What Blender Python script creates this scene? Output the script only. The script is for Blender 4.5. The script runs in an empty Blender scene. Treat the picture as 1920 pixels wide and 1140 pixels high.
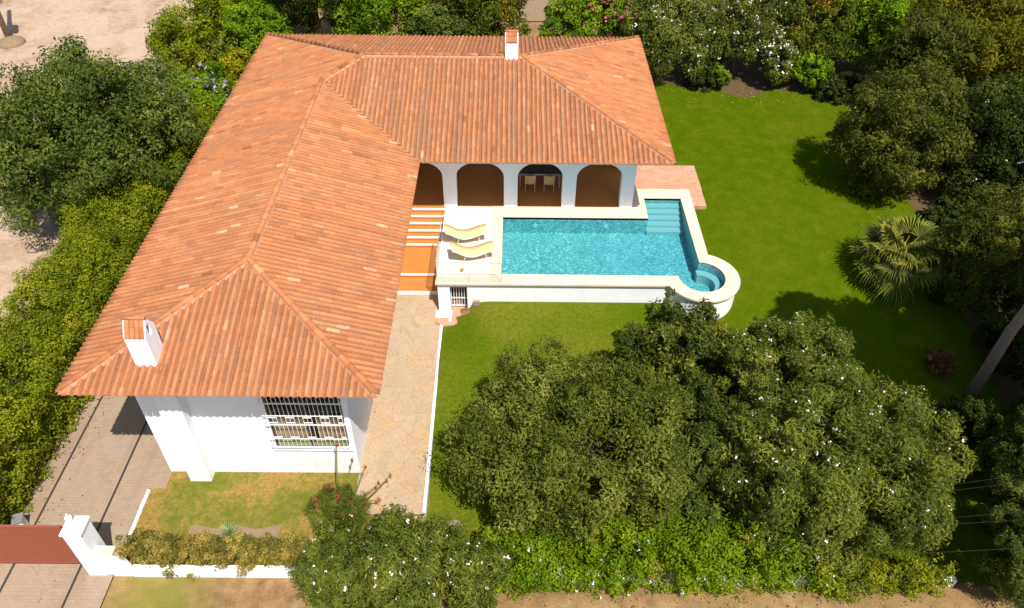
import bpy, math, random
import numpy as np
from mathutils import Vector, Matrix
from mathutils.geometry import tessellate_polygon

SC = bpy.context.scene
COL = SC.collection
PI = math.pi

# ------------------------------------------------------------------ helpers
def tag(o, label=None, cat=None, group=None, kind=None):
    if label: o['label'] = label
    if cat: o['category'] = cat
    if group: o['group'] = group
    if kind: o['kind'] = kind
    return o

def thing(name, label, cat, loc=(0, 0, 0), rz=0.0, group=None):
    o = bpy.data.objects.new(name, None)
    COL.objects.link(o)
    o.location = loc
    o.rotation_euler = (0, 0, rz)
    o.empty_display_size = 0.2
    return tag(o, label, cat, group)

def smooth(o):
    me = o.data
    me.polygons.foreach_set('use_smooth', np.ones(len(me.polygons), dtype=bool))
    return o

def raw_mesh(name, V, F, mat, parent=None, attrs=None, world=None):
    """V (n,3), F (m,k) arrays or list of index lists; coordinates local to the parent"""
    me = bpy.data.meshes.new(name)
    if isinstance(F, np.ndarray):
        n, k = F.shape
        me.vertices.add(len(V)); me.vertices.foreach_set('co', np.ascontiguousarray(V, dtype=np.float32).ravel())
        me.loops.add(n * k); me.loops.foreach_set('vertex_index', np.ascontiguousarray(F, dtype=np.int32).ravel())
        me.polygons.add(n); me.polygons.foreach_set('loop_start', np.arange(0, n * k, k, dtype=np.int32))
    else:
        me.from_pydata([tuple(v) for v in V], [], [tuple(f) for f in F])
    if attrs:
        for an, av in attrs.items():
            a = me.attributes.new(an, 'FLOAT', 'FACE')
            a.data.foreach_set('value', np.ascontiguousarray(av, dtype=np.float32))
    me.update(calc_edges=True)
    me.materials.append(mat)
    o = bpy.data.objects.new(name, me)
    COL.objects.link(o)
    if parent is not None: o.parent = parent
    return o

class MB:
    """collects shapes, then links them as ONE mesh object"""
    def __init__(self, org=(0, 0, 0)):
        self.V = []; self.F = []; self.T = []; self.org = np.array(org, float)
    def add(self, V, F, t=0.5):
        b = len(self.V)
        self.V += [tuple(np.array(v, float) - self.org) for v in V]
        self.F += [tuple(i + b for i in f) for f in F]
        self.T += [t] * len(F)
        return self
    def box(self, x0, x1, y0, y1, z0, z1, t=0.5):
        V = [(x0, y0, z0), (x1, y0, z0), (x1, y1, z0), (x0, y1, z0), (x0, y0, z1), (x1, y0, z1), (x1, y1, z1), (x0, y1, z1)]
        return self.add(V, [(0, 3, 2, 1), (4, 5, 6, 7), (0, 1, 5, 4), (1, 2, 6, 5), (2, 3, 7, 6), (3, 0, 4, 7)], t)
    def hexa(self, B, Tp, t=0.5):
        return self.add(list(B) + list(Tp), [(0, 3, 2, 1), (4, 5, 6, 7), (0, 1, 5, 4), (1, 2, 6, 5), (2, 3, 7, 6), (3, 0, 4, 7)], t)
    def tube(self, pts, rad, n=8, t=0.5, cap=True):
        pts = [np.array(p, float) for p in pts]
        if not hasattr(rad, '__len__'): rad = [rad] * len(pts)
        V = []; F = []
        for i, p in enumerate(pts):
            d = (pts[min(i + 1, len(pts) - 1)] - pts[max(i - 1, 0)]); d /= (np.linalg.norm(d) + 1e-9)
            a = np.cross(d, (0, 0, 1.0) if abs(d[2]) < 0.75 else (0, 1.0, 0))
            a /= np.linalg.norm(a); b = np.cross(d, a)
            for k in range(n):
                th = 2 * PI * k / n
                V.append(p + rad[i] * (math.cos(th) * a + math.sin(th) * b))
        for i in range(len(pts) - 1):
            for k in range(n):
                k2 = (k + 1) % n
                F.append((i * n + k, i * n + k2, (i + 1) * n + k2, (i + 1) * n + k))
        if cap:
            F.append(tuple(range(n))[::-1]); F.append(tuple(range((len(pts) - 1) * n, len(pts) * n)))
        return self.add(V, F, t)
    def lathe(self, c, prof, n=16, t=0.5):
        V = []; F = []
        for r, z in prof:
            for k in range(n):
                th = 2 * PI * k / n
                V.append((c[0] + r * math.cos(th), c[1] + r * math.sin(th), c[2] + z))
        for i in range(len(prof) - 1):
            for k in range(n):
                k2 = (k + 1) % n
                F.append((i * n + k, i * n + k2, (i + 1) * n + k2, (i + 1) * n + k))
        F.append(tuple(range(n))[::-1]); F.append(tuple(range((len(prof) - 1) * n, len(prof) * n)))
        return self.add(V, F, t)
    def build(self, name, mat, parent=None, sm=False, bevel=0.0):
        me = bpy.data.meshes.new(name)
        me.from_pydata(self.V, [], self.F)
        a = me.attributes.new('tint', 'FLOAT', 'FACE'); a.data.foreach_set('value', self.T)
        me.update(); me.materials.append(mat)
        o = bpy.data.objects.new(name, me); COL.objects.link(o)
        if parent is not None: o.parent = parent
        if sm: smooth(o)
        if bevel:
            m = o.modifiers.new('bevel', 'BEVEL'); m.width = bevel; m.segments = 2; m.limit_method = 'ANGLE'
        return o

def poly_faces(loops):
    """tessellate outer polygon with holes -> flat 2-D vertex list, triangles (counter-clockwise)"""
    vl = [[Vector((p[0], p[1], 0)) for p in l] for l in loops]
    tris = tessellate_polygon(vl)
    flat = [tuple(p) for l in loops for p in l]
    out = []
    for t in tris:
        a, b, c = [flat[i] for i in t]
        ar = (b[0] - a[0]) * (c[1] - a[1]) - (c[0] - a[0]) * (b[1] - a[1])
        if abs(ar) < 1e-9: continue
        out.append(tuple(t) if ar > 0 else tuple(t[::-1]))
    return flat, out

def prism(mb, loops, z0, z1, mapf=lambda u, v, w: (u, v, w), bottom=True, sides=True, t=0.5):
    """extrude a 2-D polygon with holes between w=z0 and w=z1"""
    flat, tr = poly_faces(loops)
    V = [mapf(u, v, z1) for u, v in flat]; F = list(tr)
    if bottom or sides:
        n = len(flat); V += [mapf(u, v, z0) for u, v in flat]
        if bottom: F += [tuple(i + n for i in f[::-1]) for f in tr]
        if sides:
            b = 0
            for l in loops:
                m = len(l)
                for i in range(m):
                    j = (i + 1) % m
                    F.append((b + i, b + j, b + j + n, b + i + n))
                b += m
    mb.add(V, F, t)
    return mb

def sstep(a, b, x):
    t = np.clip((np.asarray(x, float) - a) / (b - a), 0, 1)
    return t * t * (3 - 2 * t)

# ------------------------------------------------------------------ materials
class NT:
    def __init__(self, name):
        self.m = bpy.data.materials.new(name); self.m.use_nodes = True
        self.t = self.m.node_tree; self.t.nodes.clear()
        self.out = self.t.nodes.new('ShaderNodeOutputMaterial')
    def n(self, typ, **kw):
        nd = self.t.nodes.new(typ)
        ins = kw.pop('ins', {})
        for k, v in kw.items(): setattr(nd, k, v)
        for k, v in ins.items():
            if isinstance(v, bpy.types.NodeSocket): self.t.links.new(v, nd.inputs[k])
            else: nd.inputs[k].default_value = v
        return nd
    def ramp(self, fac, stops, interp='LINEAR'):
        nd = self.n('ShaderNodeValToRGB', ins={'Fac': fac}); r = nd.color_ramp; r.interpolation = interp
        while len(r.elements) < len(stops): r.elements.new(0.5)
        for e, (p, c) in zip(r.elements, stops):
            e.position = p; e.color = (*c, 1) if len(c) == 3 else c
        return nd.outputs['Color']
    def noise(self, scale, detail=4, rough=0.55, vec=None, dist=0.0):
        ins = {'Scale': scale, 'Detail': detail, 'Roughness': rough, 'Distortion': dist}
        if vec is not None: ins['Vector'] = vec
        return self.n('ShaderNodeTexNoise', ins=ins).outputs['Fac']
    def mix(self, fac, a, b, mode='MIX'):
        nd = self.n('ShaderNodeMix', data_type='RGBA', blend_type=mode)
        for i, v in ((0, fac), (6, a), (7, b)):
            if isinstance(v, bpy.types.NodeSocket): self.t.links.new(v, nd.inputs[i])
            else: nd.inputs[i].default_value = v if i == 0 else ((*v, 1) if len(v) == 3 else v)
        return nd.outputs[2]
    def math(self, op, a, b=0.0):
        nd = self.n('ShaderNodeMath', operation=op)
        for i, v in enumerate((a, b)):
            if isinstance(v, bpy.types.NodeSocket): self.t.links.new(v, nd.inputs[i])
            else: nd.inputs[i].default_value = v
        return nd.outputs[0]
    def pos(self):
        return self.n('ShaderNodeNewGeometry').outputs['Position']
    def bump(self, h, strength=0.3, dist=0.02):
        return self.n('ShaderNodeBump', ins={'Strength': strength, 'Distance': dist, 'Height': h}).outputs['Normal']
    def attr(self, name='tint'):
        return self.n('ShaderNodeAttribute', attribute_name=name, attribute_type='GEOMETRY').outputs['Fac']
    def bsdf(self, col, rough=0.7, spec=0.4, normal=None, **kw):
        ins = {'Base Color': col if isinstance(col, bpy.types.NodeSocket) else (*col, 1), 'Roughness': rough, 'Specular IOR Level': spec}
        if normal is not None: ins['Normal'] = normal
        ins.update(kw)
        return self.n('ShaderNodeBsdfPrincipled', ins=ins).outputs[0]
    def done(self, sh):
        self.t.links.new(sh, self.out.inputs['Surface']); return self.m

def plain(name, col, rough=0.6, spec=0.4, var=0.12, scale=3.0, bump=0.0, metal=0.0, bscale=60):
    k = NT(name); p = k.pos()
    c = k.mix(k.noise(scale, 5, 0.6, p), tuple(x * (1 - var) for x in col), tuple(min(1, x * (1 + var)) for x in col))
    nr = k.bump(k.noise(bscale, 3, 0.6, p), bump, 0.01) if bump else None
    return k.done(k.bsdf(c, rough, spec, nr, Metallic=metal))

def foliage(name, stops, trans=0.40, rough=0.65, spec=0.08, tcol=None):
    k = NT(name)
    c = k.ramp(k.attr(), stops)
    b = k.bsdf(c, rough, spec)
    tc = k.mix(0.5, c, tcol) if tcol else c
    tr = k.n('ShaderNodeBsdfTranslucent', ins={'Color': tc}).outputs[0]
    return k.done(k.n('ShaderNodeMixShader', ins={0: trans, 1: b, 2: tr}).outputs[0])

M = {}
def make_materials():
    # stucco
    k = NT('white_stucco'); p = k.pos()
    c = k.ramp(k.noise(1.3, 6, 0.65, p), [(0.3, (0.79, 0.78, 0.775)), (0.6, (0.82, 0.815, 0.81))])
    sv = k.n('ShaderNodeVectorMath', operation='MULTIPLY', ins={0: p, 1: (3.5, 3.5, .35)}).outputs[0]
    c = k.mix(k.ramp(k.noise(1.6, 6, .7, sv), [(.55, (0, 0, 0)), (.75, (.32, .32, .32))]), c, (0.55, 0.53, 0.50))
    M['stucco'] = k.done(k.bsdf(c, 0.9, 0.2, k.bump(k.noise(25, 5, 0.7, p), 0.25, 0.02)))
    # roof tiles
    k = NT('terracotta_tile'); p = k.pos(); t = k.attr()
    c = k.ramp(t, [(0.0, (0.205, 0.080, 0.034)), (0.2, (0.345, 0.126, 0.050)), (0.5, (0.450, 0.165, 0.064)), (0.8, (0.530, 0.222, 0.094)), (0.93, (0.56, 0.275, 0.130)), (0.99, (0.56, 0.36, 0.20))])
    st = k.ramp(k.noise(0.9, 6, 0.7, p), [(0.45, (0, 0, 0)), (0.66, (1, 1, 1))])
    fine = k.ramp(k.noise(9, 5, 0.7, p), [(0.42, (0, 0, 0)), (0.60, (1, 1, 1))])
    gx = k.n('ShaderNodeSeparateXYZ', ins={0: p})
    wx = k.ramp(k.math('MULTIPLY_ADD', gx.outputs['X'], 0.06), [(0.0, (0.25, 0.25, 0.25)), (0.5, (0.85, 0.85, 0.85))])
    sf = k.math('MULTIPLY', k.math('MULTIPLY', st, fine), 0.55)
    c = k.mix(sf, c, (0.20, 0.14, 0.10))
    c = k.mix(k.math('MULTIPLY', k.attr('stain'), 0.70), c, (0.26, 0.165, 0.105))  # weathering streaks on covers, plus painted shade in the channels
    c = k.mix(k.ramp(k.noise(14, 5, 0.75, p), [(.42, (.4, .4, .4)), (.56, (0, 0, 0))]), c, (0.34, 0.135, 0.06))
    c = k.mix(k.ramp(k.noise(17, 4, 0.7, p), [(.58, (0, 0, 0)), (.72, (.45, .45, .45))]), c, (0.62, 0.36, 0.21))
    M['tile'] = k.done(k.bsdf(c, 0.9, 0.05, k.bump(k.noise(55, 4, 0.7, p), 0.25, 0.01)))
    # ridge mortar
    M['mortar'] = plain('lime_mortar', (0.46, 0.26, 0.16), 0.9, 0.2, 0.4, 6, 0.3)
    M['eave_mortar'] = plain('pale_eave_mortar', (0.66, 0.60, 0.52), 0.9, 0.2, 0.2, 6, 0.3)
    # terracotta floor (steps, gallery)
    k = NT('terracotta_floor'); p = k.pos()
    br = k.n('ShaderNodeTexBrick', ins={'Vector': p, 'Scale': 1.0, 'Mortar Size': 0.012, 'Mortar Smooth': 0.2, 'Bias': 0.0, 'Brick Width': 0.30, 'Row Height': 0.30,
             'Color1': (0.42, 0.165, 0.038, 1), 'Color2': (0.46, 0.185, 0.045, 1), 'Mortar': (0.47, 0.175, 0.022, 1)}, offset=0.0)
    c = k.mix(k.math('MULTIPLY', k.noise(2.2, 5, 0.6, p), 0.35), br.outputs['Color'], (0.44, 0.155, 0.018))
    M['floor'] = k.done(k.bsdf(c, 0.55, 0.4))
    # pink terrace bricks
    k = NT('pink_terrace_brick'); p = k.pos()
    br = k.n('ShaderNodeTexBrick', ins={'Vector': p, 'Scale': 1.0, 'Mortar Size': 0.012, 'Mortar Smooth': 0.2, 'Bias': 0.0, 'Brick Width': 0.40, 'Row Height': 0.20,
             'Color1': (0.42, 0.205, 0.12, 1), 'Color2': (0.52, 0.28, 0.18, 1), 'Mortar': (0.50, 0.36, 0.27, 1)})
    c = k.mix(k.ramp(k.noise(1.6, 5, 0.6, p), [(0.35, (0, 0, 0)), (0.75, (0.75, 0.75, 0.75))]), br.outputs['Color'], (0.50, 0.22, 0.10))
    M['pink'] = k.done(k.bsdf(c, 0.8, 0.3))
    # deck + coping
    k = NT('cream_deck_stone'); p = k.pos()
    br = k.n('ShaderNodeTexBrick', ins={'Vector': p, 'Scale': 1.0, 'Mortar Size': 0.006, 'Mortar Smooth': 0.3, 'Bias': 0.0, 'Brick Width': 0.60, 'Row Height': 0.60,
             'Color1': (0.66, 0.59, 0.49, 1), 'Color2': (0.71, 0.64, 0.55, 1), 'Mortar': (0.66, 0.57, 0.46, 1)}, offset=0.0)
    c = k.mix(k.math('MULTIPLY', k.noise(2.5, 6, 0.65, p), 0.3), br.outputs['Color'], (0.78, 0.66, 0.50))
    M['deck'] = k.done(k.bsdf(c, 0.8, 0.3))
    k = NT('coping_stone'); p = k.pos()
    br = k.n('ShaderNodeTexBrick', ins={'Vector': p, 'Scale': 1.0, 'Mortar Size': 0.006, 'Mortar Smooth': 0.3, 'Bias': 0.0, 'Brick Width': 0.50, 'Row Height': 3.0,
             'Color1': (0.60, 0.47, 0.34, 1), 'Color2': (0.65, 0.53, 0.40, 1), 'Mortar': (0.64, 0.50, 0.38, 1)}, offset=0.0)
    c = k.mix(k.math('MULTIPLY', k.noise(3.5, 6, 0.65, p), 0.35), br.outputs['Color'], (0.66, 0.56, 0.44))
    M['coping'] = k.done(k.bsdf(c, 0.75, 0.3))
    # pool mosaic, with water ripples and sparkle painted into its colour
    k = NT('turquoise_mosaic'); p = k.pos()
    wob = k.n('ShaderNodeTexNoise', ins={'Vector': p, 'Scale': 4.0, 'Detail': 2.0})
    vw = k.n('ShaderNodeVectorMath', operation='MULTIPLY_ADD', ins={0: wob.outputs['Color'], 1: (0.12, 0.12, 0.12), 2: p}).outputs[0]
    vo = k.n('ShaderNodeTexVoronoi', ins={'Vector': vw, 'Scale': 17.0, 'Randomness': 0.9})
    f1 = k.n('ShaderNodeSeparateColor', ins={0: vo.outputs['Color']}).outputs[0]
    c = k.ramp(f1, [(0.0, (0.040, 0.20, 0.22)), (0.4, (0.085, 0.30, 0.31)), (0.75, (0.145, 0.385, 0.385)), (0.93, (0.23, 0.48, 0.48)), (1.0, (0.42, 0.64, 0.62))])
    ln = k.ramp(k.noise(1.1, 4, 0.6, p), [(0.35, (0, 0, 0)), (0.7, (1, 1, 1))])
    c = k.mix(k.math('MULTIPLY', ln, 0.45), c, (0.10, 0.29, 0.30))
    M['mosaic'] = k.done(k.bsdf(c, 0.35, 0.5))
    M['mosaic_pale'] = plain('pale_step_mosaic', (0.22, 0.37, 0.36), 0.5, 0.4, 0.25, 16)
    # water: thin clear surface with ripples
    k = NT('pool_water'); p = k.pos()
    h = k.math('ADD', k.noise(3.5, 3, 0.6, p, 0.6), k.math('MULTIPLY', k.noise(11, 2, 0.5, p), 0.35))
    nr = k.bump(h, 0.5, 0.06)
    gl = k.n('ShaderNodeBsdfGlossy', ins={'Color': (1, 1, 1, 1), 'Roughness': 0.03, 'Normal': nr}).outputs[0]
    tr = k.n('ShaderNodeBsdfTransparent', ins={'Color': (0.72, 0.95, 0.98, 1)}).outputs[0]
    lw = k.n('ShaderNodeLayerWeight', ins={'Blend': .5, 'Normal': nr}).outputs['Facing']
    fr = k.math('ADD', k.math('MULTIPLY', k.math('POWER', lw, 4.0), .6), .025)
    M['water'] = k.done(k.n('ShaderNodeMixShader', ins={0: fr, 1: tr, 2: gl}).outputs[0])
    # glass
    k = NT('clear_glass')
    gl = k.n('ShaderNodeBsdfGlossy', ins={'Color': (1, 1, 1, 1), 'Roughness': 0.01}).outputs[0]
    tr = k.n('ShaderNodeBsdfTransparent', ins={'Color': (0.975, 0.98, 0.975, 1)}).outputs[0]
    lw = k.n('ShaderNodeLayerWeight', ins={'Blend': .5}).outputs['Facing']
    fr = k.math('ADD', k.math('MULTIPLY', k.math('POWER', lw, 4.0), .5), .025)
    M['glass'] = k.done(k.n('ShaderNodeMixShader', ins={0: fr, 1: tr, 2: gl}).outputs[0])
    # lawn
    k = NT('lawn_grass'); p = k.pos()
    big = k.noise(0.28, 4, 0.55, p); mid = k.noise(1.7, 5, 0.6, p); fin = k.noise(26, 4, 0.7, p)
    c = k.ramp(big, [(0.34, (0.070, 0.118, 0.003)), (0.48, (0.108, 0.145, 0.006)), (0.62, (0.165, 0.165, 0.016))])
    c = k.mix(k.ramp(mid, [(0.45, (0, 0, 0)), (0.75, (0.6, 0.6, 0.6))]), c, (0.17, 0.170, 0.022))
    c = k.mix(k.ramp(k.noise(8, 5, 0.7, p), [(0.38, (0.55, 0.55, 0.55)), (0.58, (0, 0, 0))]), c, (0.055, 0.085, 0.003))
    c = k.mix(k.ramp(fin, [(0.35, (0.6, 0.6, 0.6)), (0.6, (0, 0, 0))]), c, (0.035, 0.060, 0.002))
    sx = k.n('ShaderNodeSeparateXYZ', ins={0: p})
    east = k.ramp(k.math('ADD', k.math('MULTIPLY', sx.outputs['X'], 0.1), k.math('MULTIPLY', big, 0.5)), [(0.75, (0, 0, 0)), (1.25, (1, 1, 1))])
    rich = k.ramp(mid, [(0.35, (0.058, 0.096, 0.001)), (0.52, (0.078, 0.114, 0.0015)), (0.72, (0.115, 0.133, 0.006))])
    rich = k.mix(k.ramp(fin, [(0.38, (0.65, 0.65, 0.65)), (0.58, (0, 0, 0))]), rich, (0.030, 0.056, 0.001))
    c = k.mix(k.math('MULTIPLY', east, 0.85), c, rich)
    M['lawn'] = k.done(k.bsdf(c, 0.9, 0.0, k.bump(k.noise(45, 3, 0.7, p), 0.5, 0.05)))
    # dry front lawn
    k = NT('dry_lawn'); p = k.pos()
    big = k.noise(0.55, 5, 0.6, p); mid = k.noise(3.2, 6, 0.65, p); fin = k.noise(30, 4, 0.7, p)
    f = k.math('ADD', k.math('MULTIPLY', big, 0.6), k.math('MULTIPLY', mid, 0.4))
    c = k.ramp(f, [(0.40, (0.115, 0.14, 0.015)), (0.48, (0.20, 0.185, 0.035)), (0.55, (0.35, 0.215, 0.06)), (0.64, (0.37, 0.205, 0.068))])
    c = k.mix(k.ramp(k.noise(9, 6, 0.72, p), [(0.38, (0.6, 0.6, 0.6)), (0.56, (0, 0, 0))]), c, (0.115, 0.105, 0.018))
    c = k.mix(k.ramp(fin, [(0.35, (0.6, 0.6, 0.6)), (0.6, (0, 0, 0))]), c, (0.11, 0.09, 0.018))
    M['drylawn'] = k.done(k.bsdf(c, 0.9, 0.0, k.bump(fin, 0.5, 0.04)))
    # outer ground: straw coloured dry ground with a few green patches
    k = NT('dry_ground'); p = k.pos()
    big = k.noise(0.4, 5, 0.6, p); mid = k.noise(2.6, 6, 0.7, p); fin = k.noise(22, 5, 0.75, p)
    f = k.math('ADD', k.math('MULTIPLY', big, 0.45), k.math('MULTIPLY', mid, 0.55))
    c = k.ramp(f, [(0.36, (0.15, 0.09, 0.04)), (0.46, (0.28, 0.165, 0.07)), (0.56, (0.37, 0.225, 0.095)), (0.66, (0.46, 0.31, 0.155))])
    c = k.mix(k.ramp(fin, [(0.36, (0.6, 0.6, 0.6)), (0.56, (0, 0, 0))]), c, (0.17, 0.10, 0.045))
    gp = k.n('ShaderNodeVectorMath', operation='DISTANCE', ins={0: p, 1: (-10.2, 10.7, 0.0)}).outputs['Value']
    gf = k.ramp(k.math('ADD', k.math('MULTIPLY', gp, 0.28), k.math('MULTIPLY', mid, 0.6)), [(0.42, (0.75, 0.75, 0.75)), (0.85, (0, 0, 0))])
    c = k.mix(gf, c, (0.20, 0.20, 0.03))
    M['ground'] = k.done(k.bsdf(c, 0.95, 0.1, k.bump(fin, 0.6, 0.06)))
    # sandy lot
    k = NT('sandy_dirt'); p = k.pos()
    f = k.math('ADD', k.math('MULTIPLY', k.noise(0.22, 6, 0.62, p, 0.8), 0.6), k.math('MULTIPLY', k.noise(1.5, 6, 0.7, p, 1.2), 0.4))
    c = k.ramp(f, [(0.36, (0.25, 0.155, 0.09)), (0.46, (0.38, 0.265, 0.17)), (0.56, (0.46, 0.345, 0.235)), (0.68, (0.31, 0.205, 0.12))])
    c = k.mix(k.ramp(k.noise(14, 5, 0.75, p), [(0.3, (0.5, 0.5, 0.5)), (0.5, (0, 0, 0))]), c, (0.40, 0.27, 0.16))
    M['sand'] = k.done(k.bsdf(c, 0.95, 0.1, k.bump(k.noise(3, 6, 0.7, p), 0.6, 0.15)))
    # flagstone path
    k = NT('flagstone_path'); p = k.pos()
    wob = k.n('ShaderNodeTexNoise', ins={'Vector': p, 'Scale': 1.8, 'Detail': 4.0})
    vw = k.n('ShaderNodeVectorMath', operation='MULTIPLY_ADD', ins={0: wob.outputs['Color'], 1: (0.35, 0.35, 0.0), 2: p}).outputs[0]
    vo = k.n('ShaderNodeTexVoronoi', ins={'Vector': vw, 'Scale': 2.0})
    ve = k.n('ShaderNodeTexVoronoi', feature='DISTANCE_TO_EDGE', ins={'Vector': vw, 'Scale': 2.0}).outputs['Distance']
    f1 = k.n('ShaderNodeSeparateColor', ins={0: vo.outputs['Color']}).outputs[0]
    c = k.ramp(f1, [(0.0, (0.36, 0.255, 0.15)), (0.3, (0.45, 0.315, 0.185)), (0.6, (0.41, 0.305, 0.20)), (0.86, (0.44, 0.295, 0.160)), (0.97, (0.47, 0.29, 0.125))])
    c = k.mix(k.ramp(k.noise(2.2, 7, 0.72, p, .5), [(.4, (0, 0, 0)), (.65, (.6, .6, .6))]), c, (0.36, 0.265, 0.175))
    c = k.mix(k.ramp(k.noise(11, 5, 0.75, p), [(.40, (.45, .45, .45)), (.55, (0, 0, 0))]), c, (0.26, 0.18, 0.105))
    c = k.mix(k.ramp(ve, [(0.0, (0.5, 0.5, 0.5)), (0.03, (0, 0, 0))]), c, (0.30, 0.21, 0.13))
    c = k.mix(k.ramp(k.noise(7, 5, 0.7, p), [(0.62, (0, 0, 0)), (0.75, (0.6, 0.6, 0.6))]), c, (0.27, 0.19, 0.12))
    M['path'] = k.done(k.bsdf(c, 0.85, 0.2, k.bump(ve, 0.3, 0.01)))
    # driveway
    k = NT('concrete_driveway'); p = k.pos()
    br = k.n('ShaderNodeTexBrick', ins={'Vector': p, 'Scale': 1.0, 'Mortar Size': 0.010, 'Mortar Smooth': 0.4, 'Bias': 0.0, 'Brick Width': 0.22, 'Row Height': 0.11,
             'Color1': (0.28, 0.20, 0.135, 1), 'Color2': (0.325, 0.235, 0.16, 1), 'Mortar': (0.23, 0.16, 0.105, 1)})
    c = k.mix(k.ramp(k.noise(0.8, 6, 0.65, p, 0.6), [(0.35, (0, 0, 0)), (0.7, (0.85, 0.85, 0.85))]), br.outputs['Color'], (0.33, 0.245, 0.17))
    c = k.mix(k.ramp(k.noise(5, 5, 0.7, p), [(0.55, (0, 0, 0)), (0.72, (0.5, 0.5, 0.5))]), c, (0.21, 0.145, 0.095))
    c = k.mix(k.ramp(k.noise(0.9, 3, 0.5, k.n('ShaderNodeVectorMath', operation='MULTIPLY', ins={0: p, 1: (2.2, .25, 1)}).outputs[0]), [(0.52, (0, 0, 0)), (0.68, (0.5, 0.5, 0.5))]), c, (0.245, 0.17, 0.11))
    M['drive'] = k.done(k.bsdf(c, 0.9, 0.2, k.bump(k.noise(40, 4, 0.7, p), 0.3, 0.01)))
    M['joint'] = plain('dark_drain', (0.045, 0.038, 0.033), 0.8, 0.2)
    M['soil'] = plain('bare_soil', (0.24, 0.165, 0.095), 0.95, 0.1, 0.3, 6, 0.6, bscale=18)
    M['bed'] = plain('leaf_litter_bed', (0.10, 0.066, 0.03), 0.95, 0.1, 0.5, 9, 0.8, bscale=14)
    M['gate'] = plain('redbrown_painted_steel', (0.265, 0.078, 0.040), 0.6, 0.2, 0.06, 2)
    M['grille'] = plain('white_painted_iron', (0.78, 0.76, 0.73), 0.5, 0.4, 0.04)
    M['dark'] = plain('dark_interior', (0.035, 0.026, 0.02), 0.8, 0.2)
    M['darkframe'] = plain('dark_window_frame', (0.10, 0.06, 0.035), 0.5, 0.4)
    M['curtain'] = plain('beige_curtain', (0.42, 0.29, 0.18), 0.9, 0.1, 0.1)
    M['steel'] = plain('brushed_steel', (0.55, 0.55, 0.54), 0.35, 0.5, 0.05, metal=0.7)
    M['yellow'] = plain('yellow_canvas', (0.76, 0.56, 0.24), 0.85, 0.2, 0.06, 5, 0.2, bscale=90)
    M['lframe'] = plain('white_tube_frame', (0.70, 0.66, 0.58), 0.45, 0.5, 0.03)
    M['rattan'] = plain('tan_rattan', (0.62, 0.39, 0.17), 0.75, 0.2, 0.15, 20, 0.5, bscale=70)
    M['chairleg'] = plain('grey_chair_leg', (0.42, 0.36, 0.32), 0.5, 0.4)
    M['tabletop'] = plain('black_table_top', (0.02, 0.019, 0.018), 0.3, 0.5)
    M['bark'] = plain('grey_brown_bark', (0.20, 0.145, 0.105), 0.95, 0.1, 0.45, 7, 1.0, bscale=16)
    M['pinebark'] = plain('pine_bark', (0.22, 0.15, 0.115), 0.95, 0.1, 0.35, 5, 1.0, bscale=12)
    M['wood'] = plain('weathered_wood', (0.30, 0.23, 0.17), 0.9, 0.2, 0.4, 4, 0.5)
    M['cable'] = plain('grey_cable', (0.10, 0.10, 0.10), 0.7, 0.1)
    M['cup'] = plain('brown_clay', (0.35, 0.2, 0.09), 0.6, 0.3)
    M['light'] = plain('pool_light_glass', (0.28, 0.50, 0.50), 0.3, 0.5)
    # blossoms and leaves
    M['f_white'] = foliage('white_blossom', [(0, (0.72, 0.70, 0.66)), (1, (0.84, 0.80, 0.74))], 0.2)
    M['f_blue'] = foliage('pale_blue_blossom', [(0, (0.50, 0.55, 0.78)), (1, (0.74, 0.76, 0.86))], 0.2)
    M['f_pink'] = foliage('pink_blossom', [(0, (0.42, 0.07, 0.11)), (1, (0.62, 0.20, 0.24))], 0.25)
    M['f_red'] = foliage('red_blossom', [(0, (0.30, 0.02, 0.03)), (1, (0.45, 0.06, 0.06))], 0.15)
    M['f_purple'] = foliage('mauve_blossom', [(0, (0.25, 0.18, 0.42)), (1, (0.45, 0.36, 0.62))], 0.2)
    def leaf(n, a, b, c, d=None, **kw):
        g = lambda q: tuple(min(.5, v * f) for v, f in zip(q, (1.52, 1.54, 1.05)))
        M[n] = foliage(n + '_leaves', [(0.0, g(a)), (0.45, g(b)), (0.85, g(c)), (1.0, g(d or c))], **kw)
    leaf('l_dark', (0.032, 0.048, 0.010), (0.068, 0.092, 0.018), (0.118, 0.138, 0.032), (0.16, 0.175, 0.045))
    leaf('l_olive', (0.045, 0.058, 0.009), (0.095, 0.108, 0.018), (0.150, 0.158, 0.036), (0.20, 0.195, 0.055))
    leaf('l_oleander', (0.050, 0.068, 0.012), (0.098, 0.118, 0.020), (0.175, 0.180, 0.036), (0.27, 0.23, 0.07))
    leaf('l_magnolia', (0.020, 0.034, 0.007), (0.052, 0.068, 0.011), (0.110, 0.120, 0.022), (0.30, 0.21, 0.03))
    leaf('l_hedge', (0.064, 0.086, 0.006), (0.126, 0.150, 0.009), (0.205, 0.205, 0.013), (0.30, 0.25, 0.02))
    leaf('l_bright', (0.050, 0.095, 0.005), (0.105, 0.170, 0.008), (0.190, 0.250, 0.015), (0.25, 0.29, 0.03))
    leaf('l_yellow', (0.09, 0.105, 0.005), (0.185, 0.18, 0.008), (0.30, 0.25, 0.012), (0.40, 0.31, 0.02))
    leaf('l_yolive', (0.045, 0.050, 0.005), (0.100, 0.098, 0.008), (0.170, 0.150, 0.014), (0.24, 0.18, 0.03))
    leaf('l_plumbago', (0.055, 0.098, 0.004), (0.108, 0.165, 0.006), (0.160, 0.205, 0.010), (0.24, 0.17, 0.035))
    leaf('l_deep', (0.014, 0.024, 0.005), (0.030, 0.044, 0.008), (0.062, 0.075, 0.013), (0.09, 0.10, 0.02))
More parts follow.
